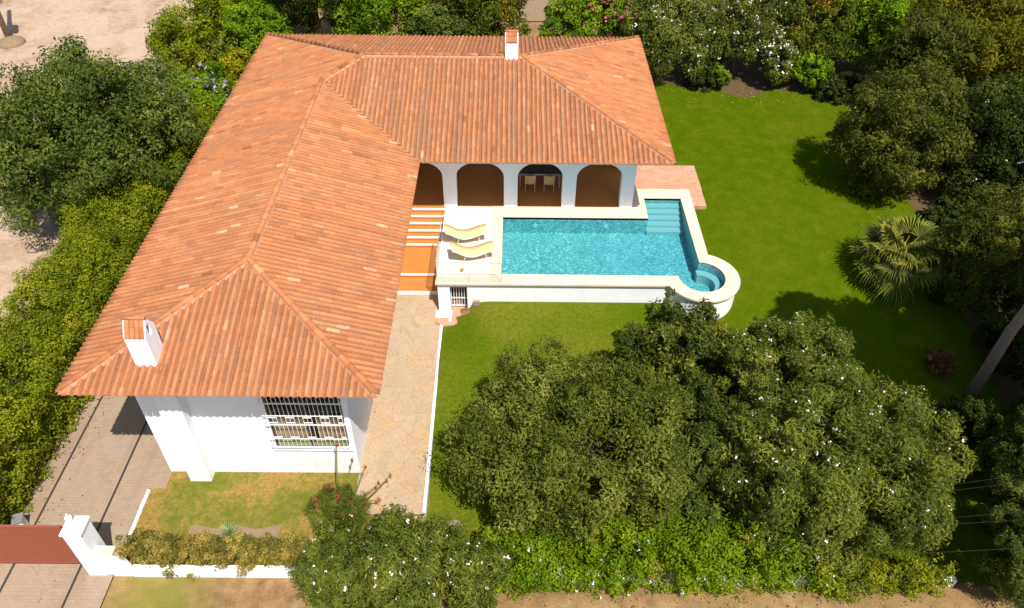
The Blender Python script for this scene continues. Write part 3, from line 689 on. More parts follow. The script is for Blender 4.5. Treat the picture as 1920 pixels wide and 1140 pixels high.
# ------------------------------------------------------------------ pool, spa, deck
def arc(c, r, a0, a1, n):
    return [(c[0] + r * math.cos(math.radians(a0 + (a1 - a0) * i / n)), c[1] + r * math.sin(math.radians(a0 + (a1 - a0) * i / n))) for i in range(n + 1)]
def pool_outline(g=0.0):
    a0 = 180 - math.degrees(math.asin(0.06 / R_IN)); a1 = 450 - math.degrees(math.asin(0.01 / R_IN))
    return [(-0.35, 22.93)] + arc(SPC, R_IN, a0 + 2, 447, 44) + [(7.43, 28.20), (5.82, 28.20), (5.82, 26.70), (-0.35, 26.70)]
def pool():
    T = thing('swimming_pool', 'turquoise swimming pool with round spa end, corner steps and white outer walls', 'swimming pool', (3, 25, 0))
    org = (3, 25, 0); L = lambda u, v, w: (u, v, w)
    hole = pool_outline()
    def outer(d, yb=28.89, xl=-2.85):
        r = R_OUT + d; a0 = 180 + math.degrees(math.asin(min(1, (SPC[1] - (22.35 - d)) / r))); xr = 7.87 + d
        a1 = 360 + math.degrees(math.acos((xr - SPC[0]) / r))
        return [(xl - d, 22.35 - d)] + arc(SPC, r, a0, a1, 40) + [(xr, yb + d)]
    # deck paving (structure)
    dk = MB(); prism(dk, [outer(0)[:-1] + [(7.87, 28.89), (5.24, 28.89), (5.24, 27.49), (-2.85, 27.49)], hole], D - .10, D, bottom=False)
    o = dk.build('pool_deck', M['deck']); tag(o, kind='structure')
    # coping
    cp = MB(org); prism(cp, [outer(.04) + [(5.36, 28.93), (5.36, 27.485), (-.82, 27.485), (-.82, 22.74), (-2.89, 22.74)], hole], D + .004, D + .022)
    prism(cp, [outer(.04)[:-1] + [(7.91, 28.93), (7.80, 28.93)] + outer(-.07)[::-1][1:] ], D - .055, D + .004)
    cp.build('coping', M['coping'], T)
    # outer walls
    w = MB(org)
    w.box(-2.82, -2.36, 22.41, 22.75, -.1, D - .055); w.box(-2.36, -1.68, 22.41, 22.75, 1.88, D - .055)
    zt = D - .055
    ring = [(-1.68, 22.41), (6.1, 22.41)]
    w.box(-1.68, 6.12, 22.41, 22.75, -.1, zt)
    o1 = [q for q in outer(-.06)][1:-1]
    V = [(x, y, -.1) for x, y in o1] + [(x, y, zt) for x, y in o1]; n = len(o1)
    w.add(V, [(i, i + 1, n + i + 1, n + i) for i in range(n - 1)])
    w.box(7.70, 7.81, 24.1, 28.8, .4, zt)
    w.box(-2.82, -2.62, 22.75, 27.5, -.1, zt)
    wo = w.build('outer_wall', M['stucco'], T)
    fl = MB(org); fl.box(-2.94, -2.30, 22.02, 22.41, -.1, .66); fl.box(-2.40, -2.30, 21.80, 22.02, -.1, .64); fl.build('low_return_wall', M['stucco'], T)
    # cellar door behind its grille
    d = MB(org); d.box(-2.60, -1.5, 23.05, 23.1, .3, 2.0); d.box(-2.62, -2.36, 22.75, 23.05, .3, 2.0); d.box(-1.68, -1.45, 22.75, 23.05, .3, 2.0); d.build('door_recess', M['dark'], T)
    dr = MB(org)
    for i in range(7):
        x = -2.33 + .62 * i / 6; dr.box(x - .012, x + .012, 22.66, 22.684, .68, 1.84)
    for zc in (.70, 1.10, 1.80): dr.box(-2.35, -1.69, 22.655, 22.69, zc - .02, zc + .02)
    tag(dr.build('cellar_door', M['grille'], T), 'white barred cellar door under the deck')
    vb = MB(org); vb.box(-1.45, -1.2, 22.30, 22.41, 1.02, 1.22); vb.build('vent_box', M['wood'], T)
    # basin
    zf = D - .80; b = MB(org)
    fl2, tr = poly_faces([hole]); b.add([(u, v, zf) for u, v in fl2], tr)
    n = len(hole); V = [(x, y, zf) for x, y in hole] + [(x, y, D) for x, y in hole]
    b.add(V, [(i, n + i, n + (i + 1) % n, (i + 1) % n) for i in range(n)])
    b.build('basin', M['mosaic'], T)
    ps = MB(org)
    for k in range(5):
        ps.box(5.825, 7.42, 28.195 - .32 * (k + 1) - (0), 28.195 - .32 * k - (.0), zf, D - .24 - .095 * k)
    ps.build('pool_steps', M['mosaic_pale'], T)
    ri = arc(SPC, .58, -70, 92, 24); ro = arc(SPC, R_IN - .01, -70, 92, 24)
    bn = MB(org); prism(bn, [ro + ri[::-1]], zf, D - .40); bn.build('spa_bench', M['mosaic_pale'], T)
    for x in (1.02, 4.05):
        q = MB(org); q.tube([(x, 26.70, D - .42), (x, 26.665, D - .42)], .10, 20); q.build('pool_light', M['light'], T)
    wt = MB(); fl3, tr = poly_faces([hole]); wt.add([(u, v, D - .13) for u, v in fl3], tr)
    wo = wt.build('water', M['water']); tag(wo, kind='structure')
pool()

def terrace():
    a = MB(); a.box(5.215, 8.52, 28.935, 31.0, D - .35, D - .04); a.box(7.915, 8.50, 27.72, 28.935, D - .35, D - .04)
    tag(a.build('terrace', M['pink']), kind='structure')
    b = MB(); c = [(-2.9, 21.75), (-2.62, 21.60), (-2.2, 21.62), (-1.85, 21.80), (-1.62, 22.10), (-1.55, 22.42), (-2.9, 22.42)]
    prism(b, [c], .3, .625); b.box(-2.36, -1.68, 22.41, 23.05, .3, .62)
    tag(b.build('door_landing', M['pink']), kind='structure')
    k = MB(); n = 24
    ys = np.linspace(13.6, 21.75, n)
    for i in range(n - 1):
        y0, y1 = ys[i], ys[i + 1]; z0, z1 = float(path_h(0, y0)) + .10, float(path_h(0, y1)) + .10
        k.hexa([(-2.73, y0, -.5), (-2.63, y0, -.5), (-2.63, y1, -.5), (-2.73, y1, -.5)], [(-2.73, y0, z0), (-2.63, y0, z0), (-2.63, y1, z1), (-2.73, y1, z1)])
    o = k.build('kerb_wall', M['stucco']); tag(o, 'low white kerb between flagstone path and lawn', 'kerb')
    e = MB()
    for i in range(7): e.box(-11.70, -11.60, 11.75 + .38 * i, 12.10 + .38 * i, -.05, .06 + .01 * (i % 3))
    tag(e.build('edging_stones', M['stucco']), 'white edging stones between driveway and front lawn', 'edging')
terrace()

def balustrade():
    T = thing('glass_balustrade', 'clear glass balustrade on the front left corner of the pool deck', 'balustrade', (-2.8, 22.38, D))
    org = (-2.8, 22.38, D); z0, z1 = D + .023, D + 1.0
    for x0, x1 in ((-2.80, -1.58), (-1.54, -.36)):
        g = MB(org); g.box(x0, x1, 22.375, 22.387, z0 + .03, z1); g.build('glass_panel', M['glass'], T)
    for y0, y1 in ((22.42, 23.7), (23.74, 25.0)):
        g = MB(org); g.box(-2.826, -2.814, y0, y1, z0 + .03, z1); g.build('glass_panel', M['glass'], T)
    r = MB(org); r.box(-2.82, -.34, 22.373, 22.389, z1, z1 + .014); r.box(-2.828, -2.812, 22.389, 25.02, z1, z1 + .014)
    r.build('top_rail', M['steel'], T)
    for x, y in ((-1.56, 22.381), (-.345, 22.381), (-2.82, 23.72), (-2.82, 25.01)):
        p = MB(org); p.box(x - .006, x + .006, y - .006, y + .006, z0, z1); p.build('post', M['steel'], T)
balustrade()

# ------------------------------------------------------------------ loungers, chairs, table
def lounger_proto():
    T = thing('sun_lounger', 'yellow canvas sun lounger nearer the house arcade, its head end by the steps', 'sun lounger', group='yellow sun loungers on the pool deck')
    ks = [-.84, -.72, -.55, -.38, -.2, 0, .2, .4, .6, .78, .86]; kz = [.70, .66, .52, .41, .33, .30, .34, .41, .48, .52, .50]
    s = np.linspace(-.84, .86, 40); zz = np.interp(s, ks, kz); zz = np.convolve(np.pad(zz, 3, 'edge'), np.ones(7) / 7, 'valid')
    w = .31; f = MB(); n = len(s); V = []
    for dz, in ((.02,), (-.02,)):
        for q in (-w, w): V += [(a, q, b + dz) for a, b in zip(s, zz)]
    F = []
    for i in range(n - 1):
        F += [(i, i + 1, n + i + 1, n + i), (2 * n + i, 3 * n + i, 3 * n + i + 1, 2 * n + i + 1), (i, 2 * n + i, 2 * n + i + 1, i + 1), (n + i, n + i + 1, 3 * n + i + 1, 3 * n + i)]
    F += [(0, n, 3 * n, 2 * n), (n - 1, 3 * n - 1, 4 * n - 1, 2 * n - 1)]
    f.add(V, F); f.build('sling_seat', M['yellow'], T, sm=True)
    fr = MB()
    for q in (-w - .012, w + .012): fr.tube([(a, q, b - .015) for a, b in zip(s[::3], zz[::3])], .016, 8)
    fr.build('frame', M['lframe'], T, sm=True)
    for q in (-w + .02, w - .02):
        for a, b in ((-.42, -.18), (.34, .58)):
            l = MB(); z = float(np.interp((a + b) / 2, s, zz)); l.tube([(a if a < 0 else b, q, .0), ((a + b) / 2, q, z - .02)], .015, 8); l.build('leg', M['lframe'], T)
    return T
def copy_tree(o, parent=None):
    c = o.copy(); COL.objects.link(c); c.parent = parent
    for ch in list(o.children): copy_tree(ch, c)
    return c
lg = lounger_proto(); lg.location = (-1.84, 25.08, D + .001); lg.rotation_euler = (0, 0, math.radians(9))
l2 = copy_tree(lg); l2.location = (-1.52, 23.94, D + .001); l2.rotation_euler = (0, 0, math.radians(10))
l2['label'] = 'yellow canvas sun lounger nearer the front wall of the pool deck'

cup = MB((-1.90, 23.10, D)); cup.lathe((-1.90, 23.10, D + .001), [(.05, 0), (.065, .05), (.07, .11), (.055, .11), (.05, .02)], 14)
o = cup.build('cup', M['cup'], sm=True); o.location = (-1.90, 23.10, D); tag(o, 'small brown cup standing on deck beside the front lounger', 'cup')

def chair_proto():
    T = thing('dining_chair', 'tan wicker dining chair in the third arch, left of the pair', 'chair', group='wicker chairs at the gallery table')
    s = MB(); s.box(-.22, .22, -.20, .24, .42, .47); s.build('seat', M['rattan'], T, bevel=.015)
    b = MB(); V = []
    for i in range(9):
        x = -.235 + .47 * i / 8; y = -.235 + .05 * (abs(i - 4) / 4) ** 2
        for dy in (0, .03):
            V += [(x, y + dy, .40), (x, y + dy - .06, .86)]
    F = []
    for i in range(8):
        a = 4 * i
        F += [(a, a + 4, a + 5, a + 1), (a + 2, a + 3, a + 7, a + 6), (a + 1, a + 5, a + 7, a + 3), (a, a + 2, a + 6, a + 4)]
    F += [(0, 1, 3, 2), (32, 34, 35, 33)]
    b.add(V, F); b.build('backrest', M['rattan'], T)
    for x in (-.21, .21):
        for y in (-.20, .21):
            l = MB(); l.box(x - .017, x + .017, y - .017, y + .017, 0, .42); l.build('leg', M['chairleg'], T)
    return T
ch = chair_proto(); ch.location = (.82, 28.86, D + .007)
c2 = copy_tree(ch); c2.location = (1.66, 28.84, D + .007); c2.rotation_euler = (0, 0, math.radians(-2))
c2['label'] = 'tan wicker dining chair in the third arch, right of the pair'
tb = thing('dining_table', 'black topped dining table under the arcade behind two wicker chairs', 'table', (1.25, 29.5, D + .007))
t = MB(); t.box(-.92, .92, -.50, .50, .70, .745); t.build('tabletop', M['tabletop'], tb, bevel=.008)
for y in (-.476, .476):
    t = MB(); t.box(-.90, .90, y - .016, y + .016, .62, .70); t.build('apron', M['chairleg'], tb)
for x in (-.87, .87):
    for y in (-.47, .47):
        l = MB(); l.box(x - .025, x + .025, y - .025, y + .025, 0, .70); l.build('leg', M['chairleg'], tb)

# ------------------------------------------------------------------ gate and boundary wall
def boundary():
    G = thing('driveway_gate', 'red brown solid metal driveway gate closed between white pillars', 'gate', (-13.9, 11.8, .03))
    org = (-13.9, 11.8, .03); p = MB(org); x0, x1 = -15.25, -12.60
    p.box(x0, x1, 11.78, 11.82, .07, 2.04)
    n = 13
    p.build('panel', M['gate'], G)
    f = MB(org)
    for zc in (.11, 2.02): f.box(x0, x1, 11.765, 11.835, zc - .03, zc + .03)
    for x in (x0 + .03, x1 - .03): f.box(x - .03, x + .03, 11.764, 11.836, .141, 1.989)
    for zc in np.arange(.28, 1.95, .155): f.box(x0 + .06, x1 - .06, 11.774, 11.78, zc - .004, zc + .004)
    f.build('frame', M['gate'], G)
    r = MB(org); r.box(x0 - .3, -11.9, 11.775, 11.825, .03, .06); r.build('ground_rail', M['joint'], G)
    P = thing('boundary_wall', 'low white boundary wall with a tall gate pillar and ball finial', 'wall', (-12.1, 11.55, 0))
    org = (-12.1, 11.55, 0)
    a = MB(org); a.box(-12.36, -11.84, 11.42, 11.98, -.1, 2.18); a.build('pillar', M['stucco'], P, bevel=.01)
    a = MB(org); a.box(-12.40, -11.80, 11.38, 12.02, 2.18, 2.25); a.box(-12.33, -11.87, 11.45, 11.95, 2.25, 2.33); a.build('pillar_cap', M['stucco'], P, bevel=.012)
    a = MB(org); a.lathe((-12.22, 11.80, 2.33), [(.05, 0), (.04, .04), (.085, .09), (.105, .15), (.085, .21), (.03, .26), (.015, .34)], 16); a.build('ball_finial', M['stucco'], P, sm=True)
    a = MB(org); V0 = [(-11.84, 11.46), (-11.05, 11.46), (-11.05, 11.66), (-11.84, 11.66)]
    a.hexa([(x, y, -.1) for x, y in V0], [(-11.84, 11.46, 1.16), (-11.34, 11.46, 1.16), (-11.34, 11.66, 1.16), (-11.84, 11.66, 1.16)])
    a.box(-11.05, -1.5, 11.44, 11.62, -.4, .30); a.box(-1.5, 13.3, 11.445, 11.615, -.4, .02)
    a.build('wall_run', M['stucco'], P)
    a = MB(org); a.box(-11.84, -11.30, 11.42, 11.70, 1.16, 1.20); a.build('wall_coping', M['coping'], P)
    Q = MB((-15.5, 11.6, 0)); Q.box(-15.82, -15.28, 11.42, 11.98, -.1, 2.18); Q.box(-15.86, -15.24, 11.38, 12.02, 2.18, 2.26); Q.box(-18, -15.82, 11.5, 11.7, -.1, 1.2)
    o = Q.build('gate_pillar', M['stucco']); o.location = (-15.5, 11.6, 0); tag(o, 'white gate pillar left of the red brown gate at the frame edge', 'pillar')
    mm = thing('gate_motor', 'small tilted pale grey box standing behind the gate beside the hedge', 'gate motor', (-15.0, 12.95, 0.026), math.radians(20))
    b = MB(); b.box(-.13, .13, -.17, .17, 0, .52); b.build('housing', M['stucco'], mm, bevel=.03)
    b = MB(); b.box(-.15, .15, -.19, .19, .52, .56); b.build('lid', M['steel'], mm)
boundary()

# ------------------------------------------------------------------ far bits
def pole():
    P = thing('utility_pole', 'weathered wooden utility pole standing on the sandy lot', 'utility pole', (-33.0, 48.9, 0.15))
    a = MB(); a.tube([(0, 0, -.3), (0, 0, 9.5)], [.19, .13], 10); a.build('shaft', M['wood'], P, sm=True)
    a = MB(); a.box(.05, .55, -.12, .12, 2.3, 4.6); a.build('cabinet', M['wood'], P, bevel=.03)
    m = MB(); rr = random.Random(4)
    prof = [(.95, -.25), (.8, .02), (.5, .16), (.2, .24)]
    m.lathe((0.25, -.35, 0), prof, 14); m.build('footing', M['soil'], P, sm=True)
pole()
def far_bits():
    w = MB((24.6, 44.9, 1.9)); prism(w, [[(24.1, 3.2), (25.0, 3.2), (25.0, 4.1), (24.4, 4.5), (24.1, 4.2)]], 44.8, 45.0, lambda u, v, q: (u, q, v)); w.box(24.2, 24.9, 44.85, 44.95, 1.9, 3.2)
    o = w.build('garden_wall', M['stucco']); o.location = (24.6, 44.9, 1.9); tag(o, 'small white masonry gable showing between yellow green trees at top right', 'wall')
    l = thing('lamp_post', 'slim white post at the top right edge among trees', 'lamp post', (28.0, 46.5, 1.9))
    a = MB(); a.tube([(0, 0, 0), (0, 0, 6.0)], [.07, .05], 8); a.build('shaft', M['grille'], l)
    a = MB(); a.lathe((0, 0, 6.0), [(.06, 0), (.16, .12), (.16, .34), (.03, .44)], 12); a.build('lantern', M['grille'], l, sm=True)
far_bits()
def cables():
    spec = [((12.3, 12.9, 2.7), (17.8, 11.0, 7.6)), ((12.2, 12.7, 2.7), (17.7, 10.7, 7.6)), ((11.8, 11.9, 2.6), (17.2, 9.6, 7.6)), ((11.7, 11.7, 2.6), (17.1, 9.3, 7.6)), ((11.1, 10.9, 2.5), (17.0, 8.6, 7.6))]
    for i, (a, b) in enumerate(spec):
        m = MB(); a = np.array(a); b = np.array(b); pts = []
        for t in np.linspace(0, 1, 20):
            q = a + (b - a) * t; q[2] -= .25 * t * (1 - t); pts.append(q)
        m.tube(pts, .0022, 5)
        tag(m.build('overhead_cable', M['cable']), 'thin grey overhead cable crossing the dark conifers at lower right', 'cable', 'overhead cables at lower right')

# ------------------------------------------------------------------ vegetation
def leaf_mesh(name, C, N, size, aspect, mat, parent, tint, r, fold=0.25):
    """one diamond leaf per row: centre C, normal N"""
    n = len(C)
    a = r.normal(size=(n, 3)); a -= (a * N).sum(1, keepdims=True) * N
    a /= np.linalg.norm(a, axis=1, keepdims=True) + 1e-9
    b = np.cross(N, a)
    s = (size * (0.7 + 0.6 * r.random(n)))[:, None]
    up = N * s * fold
    V = np.empty((n, 4, 3))
    V[:, 0] = C - a * s; V[:, 1] = C - b * s * aspect + up * .5; V[:, 2] = C + a * s - up * .3; V[:, 3] = C + b * s * aspect + up * .5
    F = np.arange(n * 4).reshape(n, 4)
    return raw_mesh(name, V.reshape(-1, 3), F, mat, parent, {'tint': tint})

def blob_cloud(r, centers, radii, n, tints, up=0.35, jit=0.55, cull=0.72, zmin=None, sq=1.0, soft=False):
    """leaf positions on the shells of many clumps; leaves buried deep in another clump are dropped"""
    w = radii ** 2; w = w / w.sum()
    # every clump carries smaller sprays on its surface
    ns = 9
    sd = r.normal(size=(len(radii), ns, 3)); sd /= np.linalg.norm(sd, axis=2, keepdims=True)
    sr = radii[:, None] * ((.42 if soft else .36) + .26 * r.random((len(radii), ns)))
    sc = centers[:, None, :] + sd * (radii[:, None] * ((.50 if soft else .58) + .28 * r.random((len(radii), ns))))[..., None]
    stn = r.normal(0, .13, (len(radii), ns))
    k = r.choice(len(radii), n, p=w); j = r.integers(0, ns, n)
    d = r.normal(size=(n, 3)); d /= np.linalg.norm(d, axis=1, keepdims=True)
    rad = sr[k, j] * (0.45 + 0.60 * r.random(n) ** 0.8)
    P = sc[k, j] + d * rad[:, None] * np.array([1, 1, sq])
    tints = tints[k] + stn[k, j]
    d = d * .75 + sd[k, j] * .45
    keep = np.ones(n, bool)
    for c, q in zip(centers, radii):
        dd = ((P - c) / np.array([1, 1, sq])); keep &= (dd * dd).sum(1) > (cull * q * 0.66) ** 2
    if zmin is not None: keep &= P[:, 2] > zmin
    P = P[keep]; d = d[keep]; tints = tints[keep]
    N = d + np.array([0, 0, up]) + r.normal(size=P.shape) * jit
    N /= np.linalg.norm(N, axis=1, keepdims=True)
    T = np.clip(tints + r.normal(0, 0.17, len(P)), 0, 1)
    return P, N, T

def crown_clumps(r, R, m, cr, rough=0.16, zlow=-0.75):
    """clump centres spread over a lumpy ellipsoid"""
    C = []; Q = []
    for i in range(m):
        zc = 1 - 2 * (i + .5) / m; th = i * 2.399963 + r.normal(0, .25); zc = np.clip(zc + r.normal(0, .05), -1, 1)
        if zc < zlow: continue
        q = cr * (0.65 + 0.7 * r.random()); f = 1 - 1.05 * q / np.mean(R) + np.clip(r.normal(0, rough), -1.5 * rough, 1.1 * rough) * .7
        h = math.sqrt(max(0, 1 - zc * zc))
        C.append((R[0] * f * h * math.cos(th), R[1] * f * h * math.sin(th), R[2] * f * zc)); Q.append(q)
    return np.array(C), np.array(Q)

LEAFSCALE = 1.0; LEAFSIZE = 0.52
def tree(name, label, cat, base, cz, R, leafmat, leaf=0.15, aspect=0.4, cov=2.2, m=60, cr=None, seed=0, group=None, blossoms=None, trunk_r=0.15, zlow=-0.8, rough=0.16, up=.35, trunk=True, tintsd=0.16, jit=.55, extra=None, lean=(0, 0)):
    """tree or shrub: Empty at the base > trunk, crown, blossoms"""
    r = np.random.default_rng(seed + 100); leaf *= LEAFSIZE
    T = thing(name, label, cat, base, 0, group)
    cr = cr or 0.30 * (R[0] * R[1] * R[2]) ** (1 / 3)
    C, Q = crown_clumps(r, R, m, cr, rough, zlow)
    C = C + np.array([lean[0], lean[1], cz])
    if extra:
        C = np.concatenate([C, np.array([e[:3] for e in extra])]); Q = np.concatenate([Q, np.array([e[3] for e in extra])])
    tn = np.clip(0.42 + r.normal(0, tintsd, len(Q)), 0.05, .95)
    p = 1.6; A = 4 * PI * (((R[0] * R[1]) ** p + (R[0] * R[2]) ** p + (R[1] * R[2]) ** p) / 3) ** (1 / p)
    n = int(cov * LEAFSCALE * A / (2 * leaf * leaf * aspect) * 1.5)
    P, N, Tn = blob_cloud(r, C, Q, n, tn, up, jit, zmin=0.02)
    leaf_mesh('crown', P, N, leaf, aspect, leafmat, T, Tn, r)
    if blossoms:
        bm, frac, bs = blossoms
        nb = int(len(P) * frac); w = np.clip(N[:, 2] + .4, 0.02, None); idx = r.choice(len(P), nb, p=w / w.sum(), replace=False)
        # flowers sit in small heads
        hd = idx[: max(1, nb // 3)]
        pick = r.choice(hd, nb); Pb = P[pick] + N[pick] * leaf * .9 + r.normal(0, bs * .9, (nb, 3))
        Nb = N[pick] + r.normal(0, .5, (nb, 3)) + np.array([0, 0, .4]); Nb /= np.linalg.norm(Nb, axis=1, keepdims=True)
        o = leaf_mesh('blossoms', Pb, Nb, bs, .8, bm, T, r.random(nb), r); o['kind'] = 'stuff'
    if trunk:
        t = MB(); ht = cz + lean[1] * 0
        bend = r.normal(0, .15, 2)
        t.tube([(0, 0, -.25), (bend[0] * .3, bend[1] * .3, cz * .35), (lean[0] * .6 + bend[0], lean[1] * .6 + bend[1], cz * .8), (lean[0], lean[1], cz + R[2] * .25)], [trunk_r * 1.3, trunk_r, trunk_r * .75, trunk_r * .25], 9)
        sel = r.choice(len(C), min(14, len(C)), replace=False)
        for j in sel:
            s0 = np.array((lean[0] * .5 + bend[0] * .6, lean[1] * .5 + bend[1] * .6, cz * (.35 + .4 * r.random()))); e = C[j]
            md = (s0 + e) / 2 + np.array([0, 0, .12 * np.linalg.norm(e - s0)])
            e = s0 + (e - s0) * .82; t.tube([s0, md, e], [trunk_r * .5, trunk_r * .32, trunk_r * .10], 6)
        t.build('trunk', M['bark'], T, sm=True)
    return T

def hedge_clumps(r, pts, w, h, step, cr, toplump=.12):
    """clumps over the top and sides of a hedge that follows the polyline pts (local)"""
    C = []; Q = []
    pts = np.array(pts, float)
    for a, b in zip(pts[:-1], pts[1:]):
        L = np.linalg.norm(b - a); n = max(1, int(L / step)); d = (b - a) / L; s = np.array([-d[1], d[0], 0])
        for i in range(n):
            q = a + d * (i + .5) * L / n
            for j in np.linspace(-1, 1, max(2, int(w / step) + 1)):
                C.append(q + s * j * (w / 2 - cr * .6) + np.array([0, 0, h - cr * .7 + r.normal(0, toplump)]) + r.normal(0, .12, 3)); Q.append(cr * (.7 + .6 * r.random()))
            for sd in (-1, 1):
                for zz in np.arange(cr * .5, h - cr, step * .9):
                    C.append(q + s * sd * (w / 2 - cr * .6) + np.array([0, 0, zz]) + r.normal(0, .10, 3)); Q.append(cr * (.7 + .5 * r.random()))
    return np.array(C), np.array(Q)

def hedge(name, label, cat, base, pts, w, h, leafmat, leaf, aspect=.45, cov=2.2, step=.6, cr=.5, seed=0, blossoms=None, group=None, jit=.55, toplump=.12, tintsd=.16, hf=None):
    r = np.random.default_rng(seed + 500); leaf *= LEAFSIZE
    T = thing(name, label, cat, base, 0, group)
    C, Q = hedge_clumps(r, pts, w, h, step, cr, toplump)
    tn = np.clip(.45 + r.normal(0, tintsd, len(Q)), .05, .95)
    L = sum(np.linalg.norm(np.array(b, float) - np.array(a, float)) for a, b in zip(pts[:-1], pts[1:]))
    A = L * (w + 2 * h) * 1.35; n = int(cov * LEAFSCALE * A / (2 * leaf * leaf * aspect) * 1.5)
    P, N, Tn = blob_cloud(r, C, Q, n, tn, .35, jit, zmin=-.1, soft=True)
    leaf_mesh('foliage', P, N, leaf, aspect, leafmat, T, Tn, r)
    if blossoms:
        bm, frac, bs = blossoms; nb = int(len(P) * frac); w_ = np.clip(N[:, 2] + .3, .02, None)
        hd = r.choice(len(P), max(1, nb // 4), p=w_ / w_.sum()); pick = r.choice(hd, nb)
        Pb = P[pick] + N[pick] * leaf + r.normal(0, bs * .9, (nb, 3)); Nb = N[pick] + r.normal(0, .5, (nb, 3)); Nb /= np.linalg.norm(Nb, axis=1, keepdims=True)
        o = leaf_mesh('blossoms', Pb, Nb, bs, .8, bm, T, r.random(nb), r); o['kind'] = 'stuff'
    pts = np.array(pts, float)
    for a, b in zip(pts[:-1], pts[1:]):
        k = max(2, int(np.linalg.norm(b - a) / 1.1))
        for i in range(k):
            q = a + (b - a) * (i + .5) / k; st = MB(); st.tube([q + (0, 0, -.2), q + (r.normal(0, .1), r.normal(0, .1), h * .8)], [.05, .02], 6); st.build('stem', M['bark'], T)
    return T

def palm():
    r = np.random.default_rng(3)
    base = (15.2, 23.75, 1.30)
    T = thing('fan_palm', 'fan palm with a rosette of pale green fronds on the right lawn', 'palm', base)
    t = MB(); t.tube([(0, 0, -.3), (.03, 0, .5), (.05, -.02, 1.15)], [.24, .21, .17], 12); t.build('trunk', M['bark'], T, sm=True)
    hub = np.array((.05, -.02, 1.2))
    for i in range(30):
        az = i * 2.39996 + r.normal(0, .12); el = math.radians(72 - 80 * (i / 29.0) ** .8 + r.normal(0, 5))
        d = np.array([math.cos(az) * math.cos(el), math.sin(az) * math.cos(el), math.sin(el)])
        L = .85 + .30 * r.random(); tip = hub + d * L - np.array([0, 0, .12 * math.cos(el)])
        s = np.cross(d, (0, 0, 1.0)); s /= np.linalg.norm(s) + 1e-9; up = np.cross(s, d)
        f = MB(); f.tube([hub, (hub + tip) / 2 + up * .05, tip], [.022, .018, .012], 5, .98)
        nb = 34; tn = float(np.clip(.42 + .3 * (el - .3) + r.normal(0, .16), .05, .85))
        dead = False
        for j in range(nb):
            a = math.radians(-105 + 210 * j / (nb - 1)); ln = (.76 + .36 * r.random()) * (0.66 + .34 * math.cos(a * .7))
            dd = d * math.cos(a) + s * math.sin(a); wd = np.cross(dd, up); wd /= np.linalg.norm(wd)
            fold = .05 if j % 2 else -.05
            p0 = tip; p1 = tip + dd * ln * .55 + up * (.02 + fold); p2 = tip + dd * ln * .85 - np.array([0, 0, .10 * ln]); p3 = tip + dd * ln - np.array([0, 0, .34 * ln + .10 * r.random()])
            wv = .024
            f.add([p0 - wd * .008, p0 + wd * .008, p1 - wd * wv + up * fold, p1 + wd * wv - up * fold, p2 - wd * wv * .6, p2 + wd * wv * .6, p3],
                  [(0, 1, 3, 2), (2, 3, 5, 4), (4, 5, 6)], float(np.clip(tn + r.normal(0, .08), 0, .93)))
        f.build('frond', M['l_palm'] if not dead else M['l_brown'], T)
    return T

def pine():
    base = (16.45, 18.25, .35)
    T = thing('pine_tree', 'tall pine whose bare trunk leans out of the right edge', 'tree', base)
    t = MB(); pts = [(0, 0, -.4), (.0, -.02, 1.5), (-.02, -.05, 3.5), (.1, -.3, 6.5), (.8, -1.0, 9.0), (1.6, -1.9, 11.2)]
    t.tube(pts, [.24, .19, .175, .16, .13, .06], 14); 
    r = np.random.default_rng(21)
    C, Q = crown_clumps(r, (3.3, 3.2, 1.9), 46, .85, .2, -.7); C = C + np.array((2.0, -3.3, 10.6))
    for j in r.choice(len(C), 16, replace=False):
        s0 = np.array((1.15, -1.2, 9.2 + .6 * r.random())); t.tube([s0, (s0 + C[j]) / 2 + (0, 0, .25), C[j]], [.07, .05, .02], 6)
    t.build('trunk', M['pinebark'], T, sm=True)
    tn = np.clip(.4 + r.normal(0, .15, len(Q)), .05, .95)
    P, N, Tn = blob_cloud(r, C, Q, 70000, tn, .3, .7); leaf_mesh('crown', P, N, .15, .3, M['l_dark'], T, Tn, r)

def second_pine():
    T = thing('pine_tree', 'tall pine standing just outside the right edge whose crown shades the lawn by the spa', 'tree', (17.4, 12.6, -.2))
    t = MB(); t.tube([(0, 0, -.4), (-.1, .1, 4), (-.7, .6, 8), (-1.5, 1.3, 11.5), (-2.1, 1.8, 14)], [.27, .22, .2, .15, .06], 12)
    r = np.random.default_rng(77); C, Q = crown_clumps(r, (1.9, 1.9, 1.3), 34, .7, .2, -.8); C = C + np.array((-2.2, 1.8, 14.2))
    for j in r.choice(len(C), 10, replace=False):
        s0 = np.array((-1.7, 1.45, 12.2 + .5 * r.random())); t.tube([s0, (s0 + C[j]) / 2 + (0, 0, .2), C[j]], [.07, .05, .02], 6)
    t.build('trunk', M['pinebark'], T, sm=True)
    P, N, Tn = blob_cloud(r, C, Q, 26000, np.full(len(Q), .4), .3, .7); leaf_mesh('crown', P, N, .14, .3, M['l_dark'], T, Tn, r)

